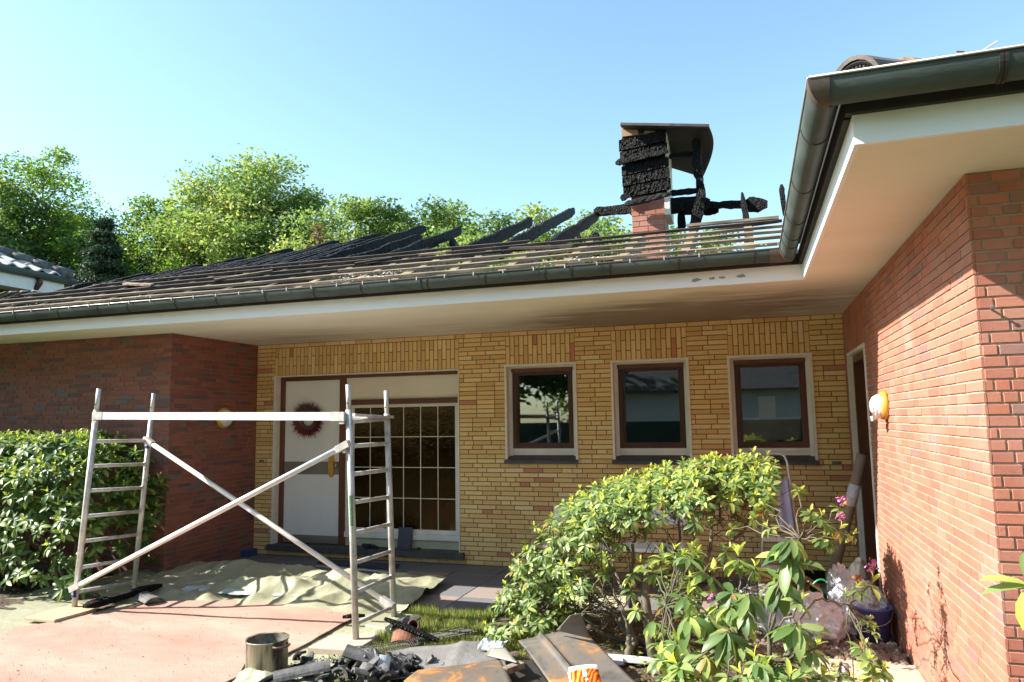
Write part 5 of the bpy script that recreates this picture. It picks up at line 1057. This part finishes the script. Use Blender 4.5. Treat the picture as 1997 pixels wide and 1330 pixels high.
# ---- lanky rhododendron nearer the viewer
rl = random.Random(13); lb = V((-.75, -4.55, -.02)); lank = thing('rhododendron', lb, 'lanky large-leaved rhododendron in the foreground with drooping leaves and pink blossoms', 'shrub'); items = []; bt = MB()
# (px, py, depth plane Y, leaf length, droop, leaves) for each leaf cluster; stems join them
CL = [(1545, 1050, -4.85, .15, .9, 10), (1540, 1085, -4.85, .17, 1.4, 8), (1380, 1120, -4.6, .14, .7, 10), (1330, 1090, -4.5, .12, .5, 9), (1290, 1085, -4.5, .11, .4, 8), (1440, 1090, -4.6, .12, .6, 8),
      (1345, 1200, -4.75, .16, 1.4, 7), (1400, 1180, -4.7, .15, 1.2, 9), (1420, 1230, -4.8, .16, 1.5, 8), (1460, 1160, -4.75, .15, 1.1, 7), (1340, 1165, -4.7, .12, .4, 8),
      (1555, 1215, -4.9, .15, .9, 10), (1590, 1265, -4.9, .12, .5, 8), (1275, 1210, -4.5, .11, .8, 7), (1290, 1160, -4.5, .10, .3, 8), (1320, 1255, -4.7, .12, .5, 9), (1325, 1300, -4.8, .13, .5, 10), (1290, 1285, -4.7, .11, .4, 8), (1345, 1320, -4.8, .12, .4, 8),
      (1500, 1310, -4.9, .13, .3, 10), (1475, 1290, -4.9, .11, .3, 8), (1540, 1325, -4.95, .13, .4, 9), (1600, 1325, -4.9, .12, .3, 8), (1420, 1320, -4.9, .14, 1.2, 8), (1380, 1280, -4.8, .15, 1.5, 6),
      (1600, 1010, -3.6, .10, .4, 9), (1635, 1035, -3.6, .11, .5, 10), (1580, 1000, -3.6, .09, .3, 8), (1640, 990, -3.5, .09, .6, 7), (1660, 1045, -3.5, .09, .5, 8), (1620, 1055, -3.6, .09, .8, 7), (1605, 1050, -3.6, .09, .7, 6), (1557, 955, -3.3, .08, .3, 8),
      (1700, 1140, -3.5, .12, .8, 6), (1672, 1150, -3.5, .11, .8, 6), (1690, 1210, -3.4, .085, .4, 7), (1683, 1262, -3.6, .10, .4, 8), (1650, 1160, -3.4, .06, .3, 5), (1640, 1310, -4.0, .10, .3, 9), (1720, 1305, -3.7, .11, .3, 10), (1700, 1315, -3.7, .10, .4, 8), (1560, 1175, -4.9, .10, .3, 6), (1520, 1130, -4.85, .15, 1.5, 6), (1500, 1030, -3.4, .09, .4, 8), (1490, 985, -2.9, .10, .8, 9), (1470, 1010, -2.9, .1, .9, 8)]
junction = [V((-.9, -4.75, .42)), V((-.72, -4.85, .5)), V((-.6, -4.3, .55)), V((-.95, -4.6, .3))]
j0 = atY(1500, 1235, -4.85); j1 = atY(1530, 1290, -4.85); j2 = atY(1440, 1240, -4.75); j3 = atY(1560, 1120, -4.0); j4 = atY(1590, 1170, -3.8)
for q in (j0, j1, j2): twig(bt, lb + V((rl.uniform(-.1, .1), rl.uniform(-.1, .1), 0)), q, .013, .009, rl, .08)
twig(bt, j1, j3, .009, .006, rl, .06); twig(bt, j1, j4, .009, .006, rl, .06); twig(bt, lb + V((-.25, .1, 0)), atY(1300, 1180, -4.6), .01, .006, rl, .1); twig(bt, lb + V((.15, .1, 0)), atY(1640, 1290, -4.0), .011, .006, rl, .1)
jn = [j0, j1, j2, j3, j4, atY(1300, 1180, -4.6), atY(1640, 1290, -4.0), atY(1560, 1050, -3.5), atY(1655, 1180, -3.5)]
twig(bt, j3, jn[7], .006, .005, rl, .06); twig(bt, j4, jn[8], .006, .004, rl, .08)
for (px, py, yy, L, dr, n_) in list(CL):
    if px < 1480 or py > 1200:
        for _ in range(2 if px < 1480 else 1): CL.append((px + rl.uniform(-45, 45), py + rl.uniform(-38, 30), yy + rl.uniform(-.05, .35), L * .8, dr * rl.uniform(.6, 1), n_ - 1))
for (px, py, yy, L, dr, n_) in CL:
    c = atY(px, py, yy); h_ = min(jn, key=lambda q: (q - c).length); twig(bt, h_, c, .004, .003, rl, .12, 6)
    d = (c - h_); d = V((d.x, d.y, max(.25, d.z))) if dr < 1 else V((0, -.25, .55)); whorl(items, c, d, L * rl.uniform(.66, .84), rl, n=n_ + 3, fresh=dr < .9 and rl.random() < .75, droop=dr)
bt.build('stem', M['stem'], lank, smooth=True); split_leaves(items, lank, M['rhodo'])
for (px, py, yy, mt, r) in ((1702, 1103, -3.5, 'bloom', .032), (1392, 1172, -4.7, 'bloom', .035), (1642, 977, -3.5, 'bloom', .03), (1327, 1209, -4.6, 'wilt', .03), (1672, 1128, -3.5, 'wilt', .016), (1480, 1003, -2.9, 'wilt', .035), (1640, 1008, -3.55, 'bloom', .02)): blossom(atY(px, py, yy), None, lank, rl, M[mt], r)
# ---- sprig coming in at the right edge
sp = thing('rhododendron', atY(2030, 1330, -5.6), 'leaf sprig reaching in at the right edge of the picture before the corner', 'shrub'); items = []; bt = MB()
c = atY(2012, 1143, -5.6); twig(bt, atZ(2060, 1500, .0) if False else c + V((.1, .05, -1.2)), c, .008, .005, rl); 
for dd, k, t in (((-.9, .1, .12), 1, .8), ((-.8, .1, -.12), 0, .55), ((.2, -.5, .6), 0, .4), ((.6, .3, .3), 0, .5), ((-.3, -.3, -.5), 2, .95), ((.1, .5, .5), 0, .5)): items.append((k, frame(V(dd), (0, -.3, 1)) * .115, np.array(c), t))
bt.build('stem', M['stem'], sp, smooth=True); split_leaves(items, sp, M['rhodo'], 10)
# ---- dark hedge-like rhododendron at the left wall
r2 = random.Random(3); lfb = V((-7.75, -2.15, 0)); lef = thing('rhododendron', lfb, 'dense glossy rhododendron against the dark red wall behind the left scaffold frame', 'shrub'); items = []; bt = MB()
for k in range(14): twig(bt, lfb + V((r2.uniform(-.6, .6), r2.uniform(-.2, .2), 0)), lfb + V((r2.uniform(-.9, .8), r2.uniform(-.4, .3), r2.uniform(.5, 1.1))), .022, .008, r2, .1)
cnt = 0
while cnt < 1150:
    x = r2.uniform(-9.9, -6.85); y = r2.uniform(-2.72, -1.52); ey = min(1, (y + 2.75) / .35); ex = min(1, (-6.8 - x) / .45); top = 1.46 * (.76 + .28 * ey) * (.62 + .38 * ex) + .06 * noise.noise(V((x * 2, y * 2, 0)))
    z = top - r2.random() ** 1.5 * 1.15
    front = y < -2.4 or x > -7.15
    if z < .12 or (not front and z < top - .3): continue
    if z < .5 and r2.random() < .6: continue
    cnt += 1; whorl(items, (x, y, z), (r2.uniform(-.4, .6), -.35 - .5 * (y < -2.3), .9 if z > top - .25 else .45), r2.uniform(.09, .13), r2, fresh=r2.random() < (.75 if z > top - .3 else .12), droop=.35)
bt.build('stem', M['stem'], lef, smooth=True); split_leaves(items, lef, M['rhodo2'])
# ------------------------------------------------------------------ trees behind the house
def tri_leaves(name, mat, parent, C, L, seed, tint, aspect=1.7):
    """many small leaf faces: C centres (n,3), sizes L (n,), tint (n,)"""
    rg = np.random.default_rng(seed); n = len(C); a = rg.normal(size=(n, 3)); a[:, 2] *= .6; a /= np.linalg.norm(a, axis=1, keepdims=True); b_ = rg.normal(size=(n, 3)); w = np.cross(a, b_); w /= np.linalg.norm(w, axis=1, keepdims=True)
    a = a * L[:, None] * .5; w = w * (L / aspect)[:, None] * .5; vs = np.stack([C - a, C - w * .9 + a * .1, C + a, C + w * .9 + a * .1], 1).reshape(-1, 3)
    c = (vs.min(0) + vs.max(0)) / 2; me = D.meshes.new(name); me.vertices.add(4 * n); me.vertices.foreach_set('co', (vs - c).ravel()); me.loops.add(4 * n); me.loops.foreach_set('vertex_index', np.arange(4 * n)); me.polygons.add(n); me.polygons.foreach_set('loop_start', np.arange(n) * 4); me.polygons.foreach_set('loop_total', np.full(n, 4)); me.update(); me.validate()
    me.materials.append(mat); at = me.attributes.new('tint', 'FLOAT', 'POINT'); at.data.foreach_set('value', np.repeat(tint, 4)); o = D.objects.new(name, me); link(o, parent, V(c)); return o
def tree(label, base, top, rad, zlow, mat, seed, nblob=70, nleaf=16000, L=.16, shape='round', cat='tree', airy=.5, name='broadleaf_tree'):
    rg = np.random.default_rng(seed); rr = random.Random(seed); base = V(base); t = thing(name, base, label, cat, None); bk = MB(); Ht = top; cz = (Ht + zlow) / 2; hz = (Ht - zlow) / 2
    lean = V((rr.uniform(-.3, .3), rr.uniform(-.3, .3), 0)); trunk = [base, base + V((0, 0, Ht * .3)) + lean * .5, base + V((0, 0, Ht * .6)) + lean, base + V((0, 0, Ht * .9)) + lean * 1.3]; bk.tube(trunk, [.22 * Ht / 10, .17 * Ht / 10, .09 * Ht / 10, .02], 8)
    Cs = []; Ls = []; Ts = []; per = nleaf // nblob
    for k in range(nblob):
        if shape == 'cone':
            z = zlow + (Ht - zlow) * (rr.random() ** 1.2); f = 1 - (z - zlow) / (Ht - zlow); r = rad * (f * .95 + .05) * rr.uniform(.5, 1); a = rr.random() * 6.3; p = base + V((math.cos(a) * r, math.sin(a) * r, z)); br = V((.45, .45, .22)) * (.4 + f)
        else:
            d = V((rr.gauss(0, 1), rr.gauss(0, 1), rr.gauss(0, 1))).normalized(); k_ = rr.uniform(.35, 1) ** .6; bump_ = 1 + .22 * noise.noise(d * 1.7 + V((seed, 0, 0))); p = base + lean + V((d.x * rad * k_ * bump_, d.y * rad * k_ * bump_, cz + d.z * hz * k_ * bump_ * (.85 if abs(d.x) > .6 else 1))); s_ = rr.uniform(.32, .62) * rad / 2.2; br = V((s_, s_, s_ * .62))
        if rr.random() < .8: q = trunk[1].lerp(trunk[3], min(1, max(0, (p.z - Ht * .45) / (Ht * .5)))); twig(bk, q, p, .04, .012, rr, .08, 4)
        n = int(per * rr.uniform(.6, 1.4)); d = rg.normal(size=(n, 3)); d /= np.linalg.norm(d, axis=1, keepdims=True); rad_ = rg.random(n)[:, None] ** .45
        nz_ = np.array([1 + airy * noise.noise(V(x) * 2.2 + V((k, seed, 0))) for x in d])[:, None]
        c = np.array(p) + d * rad_ * nz_ * np.array(br) * 1.45; Cs.append(c); Ls.append(rg.uniform(.6, 1.3, n) * L); b0 = rr.uniform(.15, .75); Ts.append(np.clip(b0 + rg.normal(0, .15, n), 0, 1))
    bk.build('trunk', M['bark'], t, smooth=True); tri_leaves('crown', mat, t, np.concatenate(Cs), np.concatenate(Ls), seed, np.concatenate(Ts)); return t
def tpx(px, ptop, Y): q = atY(px, ptop + 14, Y); return (q.x, q.y, -.05), q.z + .05
TR = [(-25, 318, 13, 2.6, 3.5, 'lf4', 'dark green broadleaf tree cut by the left picture edge', 'round', 90, 16000, .15),
      (95, 300, 16, 2.7, 5.0, 'lf1', 'tall airy bright green tree with visible dark boughs, second from the left', 'round', 64, 20000, .13),
      (203, 412, 13.5, 2.5, 2.0, 'lf3', 'dark drooping conifer left of the gap in the tree line', 'cone', 130, 15000, .10),
      (165, 405, 19, 3.2, 3.0, 'lf1', 'bright green tree filling the gap behind the dark conifer', 'round', 60, 13000, .16),
      (290, 385, 17, 3.0, 3.2, 'lf1', 'feathery green tree right of the dark conifer', 'round', 60, 16000, .14),
      (330, 372, 18, 1.1, 5, 'lf1', 'slender leader rising above the feathery green tree', 'cone', 40, 4200, .12),
      (475, 308, 18, 3.4, 3.4, 'lf2', 'tallest pale green tree with reddish tips behind the charred rafters', 'round', 110, 30000, .14),
      (590, 368, 19, 2.6, 3.4, 'lf4', 'broadleaf tree just right of the tallest pale tree', 'round', 70, 16000, .14),
      (700, 362, 17.5, 2.8, 3.3, 'lf2', 'pale green tree behind the brown dead conifer', 'round', 80, 18000, .14),
      (815, 380, 18, 2.3, 3.3, 'lf4', 'green tree above the highest left rafters', 'round', 66, 14000, .14),
      (905, 428, 16, 2.3, 3.0, 'lf2', 'low pale tree between the leaning rafters', 'round', 50, 10000, .13),
      (1010, 418, 16, 2.4, 3.0, 'lf2', 'pale tree behind the pair of longest rafters', 'round', 56, 11000, .13),
      (1110, 424, 16.5, 2.3, 3.0, 'lf4', 'low green tree left of the chimney', 'round', 50, 10000, .13),
      (1185, 415, 16, 1.7, 3.0, 'lf2', 'rounded pale tree touching the chimney brickwork', 'round', 44, 9000, .13),
      (1345, 434, 16, 2.1, 3.0, 'lf4', 'low green tree showing through the battens right of the chimney', 'round', 40, 7000, .13)]
TR += [(395, 375, 21, 3.0, 3.0, 'lf4', 'dark green tree closing the gap left of the tallest pale tree', 'round', 60, 12000, .16),
       (865, 405, 21, 2.6, 3.0, 'lf1', 'green tree behind the end of the high treeline where it slopes down', 'round', 50, 11000, .15),
       (960, 428, 20, 2.6, 3.0, 'lf4', 'low dark green tree behind the leaning rafters', 'round', 50, 10000, .15),
       (1060, 426, 20, 2.4, 3.0, 'lf1', 'low bright tree behind the longest rafter', 'round', 50, 10000, .15),
       (1150, 428, 20, 2.4, 3.0, 'lf2', 'low pale tree behind the left end of the charred purlin', 'round', 50, 9000, .15)]
for i, (px, pt_, Y_, rad, zl, mt, lab, shp, nb, nl, LL) in enumerate(TR):
    bs, tz = tpx(px, pt_, Y_); tree(lab, bs, tz, rad * 1.12, zl - 1, M[mt], 100 + i, int(nb * 1.7), int(nl * 2.7), LL * 1.22, shp, name='conifer' if mt == 'lf3' else 'broadleaf_tree')
bs, tz = tpx(622, 425, 12); tree('small brown dead conifer before the pale trees', bs, tz, .8, 2.6, M['brownleaf'], 140, 60, 3500, .11, 'cone', name='conifer')
# ------------------------------------------------------------------ neighbouring house at the left
nb_ = thing('neighbour_house', (-17, 0, 0), 'neighbouring house with grey tiled roof and white fascia at the left edge', 'house'); ex, ez, y1 = -14.0, 4.62, 3.2
b = MB(); b.box(-20, ex - .55, -6, y1 - .55, 0, 4.28); b.build('wall', simple('dark_brown_brick', (.12, .08, .06), (.08, .055, .045), .9, 12, .5, 30), nb_)
b = MB(); b.box(-20, ex - .08, -6, y1 - .08, 4.28, 4.30); b.build('soffit', M['render'], nb_); b = MB(); b.box(ex - .08, ex - .05, -6, y1 - .08, 4.26, 4.53); b.box(-20, ex - .081, y1 - .08, y1 - .05, 4.26, 4.53); b.build('fascia', M['white'], nb_)
b = MB(); b.tube([(ex, -6, 4.60), (ex, y1 + .12, 4.57)], .075, 12); b.build('gutter', M['zinc'], nb_, smooth=True)
b = MB(); b.tube([(ex, 2.55, 4.56), (ex, 2.55, 4.42), (ex - .12, 2.5, 4.2), (ex - .4, 2.45, 4.02), (ex - .47, 2.45, 3.8), (ex - .47, 2.45, 0)], .055, 10); b.build('downpipe', M['mahog'], nb_, smooth=True)
b = MB(); b.poly([(ex - .02, -6, 4.6), (ex - .02, y1, 4.6), (ex - 4.6, y1 - 4.6, 4.6 + 4.6 * .45), (ex - 4.6, -6, 4.6 + 4.6 * .45)]); b.poly([(ex - .02, y1, 4.6), (-20, y1, 4.6), (ex - 4.6, y1 - 4.6, 4.6 + 4.6 * .45)]); b.build('roof', M['greytile'], nb_)
tb = MB(); tw, tl = .3, .34
def pan(u, v): x = -u * tl * 1.1; z = .45 * -x; return (x, (v - .5) * tw, z + .02 + .035 * math.sin(v * 6.28) + .03 * (1 - u))
tb.grid(2, 8, pan); tb.face(*[tb.addv(p) for p in [(pan(0, j / 8)[0], pan(0, j / 8)[1], pan(0, j / 8)[2] - .03) for j in range(9)][::-1] + [pan(0, j / 8) for j in range(9)]]); tme = tb.mesh('roof_tile', M['greytile'])
for r in range(5):
    for c_ in range(10):
        y = y1 - .25 - c_ * tw - r * .3; x = ex + .02 - r * tl
        if y < -1: continue
        o = D.objects.new('roof_tile', tme); link(o, nb_, V((x, y, 4.62 + r * tl * .45)))
for k in range(9):
    b = MB(); d = V((-1, -1, .45)).normalized(); p = V((ex + .03, y1 + .02, 4.68)) + d * (k * .36); b.tube([p, p + d * .42], [.13, .105], 10); b.build('hip_tile', M['charshard'], nb_, smooth=True)
# light scorched roofing slats sliding down at the far left
for k in range(6):
    p = atY(5 + k * 11, 574 - k * .5, 0.5 + .05 * k); b = MB(); b.beam(p + V((-.5, 0, -.12)), p + V((.12, 0, .03)), .10, .012); b.build('loose_slat', M['alurail'] if k % 2 else M['batten'], house)
# ------------------------------------------------------------------ what stands across the street (mirrored in the panes)
op = thing('opposite_house', (4, -30, 0), 'low house across the street seen only as a reflection in the windows', 'house'); b = MB(); b.box(-7, 9, -36, -28, 0, 2.9); b.build('wall', M['render'], op)
b = MB(); b.hexa([(-8, -37, 2.9), (10, -37, 2.9), (10, -27, 2.9), (-8, -27, 2.9), (-4, -33, 6), (6, -33, 6), (6, -31, 6), (-4, -31, 6)]); b.build('roof', M['charshard'], op)
for i, (x, y, h, r) in enumerate(((-22, -26, 15, 6), (-12, -24, 14, 6), (-32, -28, 15, 6), (14, -24, 14, 6), (1, -42, 19, 8), (24, -30, 14, 6), (-9, -42, 19, 8))): tree(('broad tree across the street', 'tree left of the opposite house', 'tall tree farthest along the street', 'tree right of the opposite house', 'tall tree behind the opposite house', 'tree at the far end of the opposite gardens', 'second tall tree behind the opposite house')[i] + ', mirrored in the window panes', (x, y, -.05), h, r, 2, M['lf4'], 200 + i, 90, 14000, .5)
hg = MB(); hg.box(-30, 20, -18.6, -17.9, 0, 1.5); hg.build('hedge', M['lf3'], label='clipped hedge along the street opposite', cat='hedge', base=True)
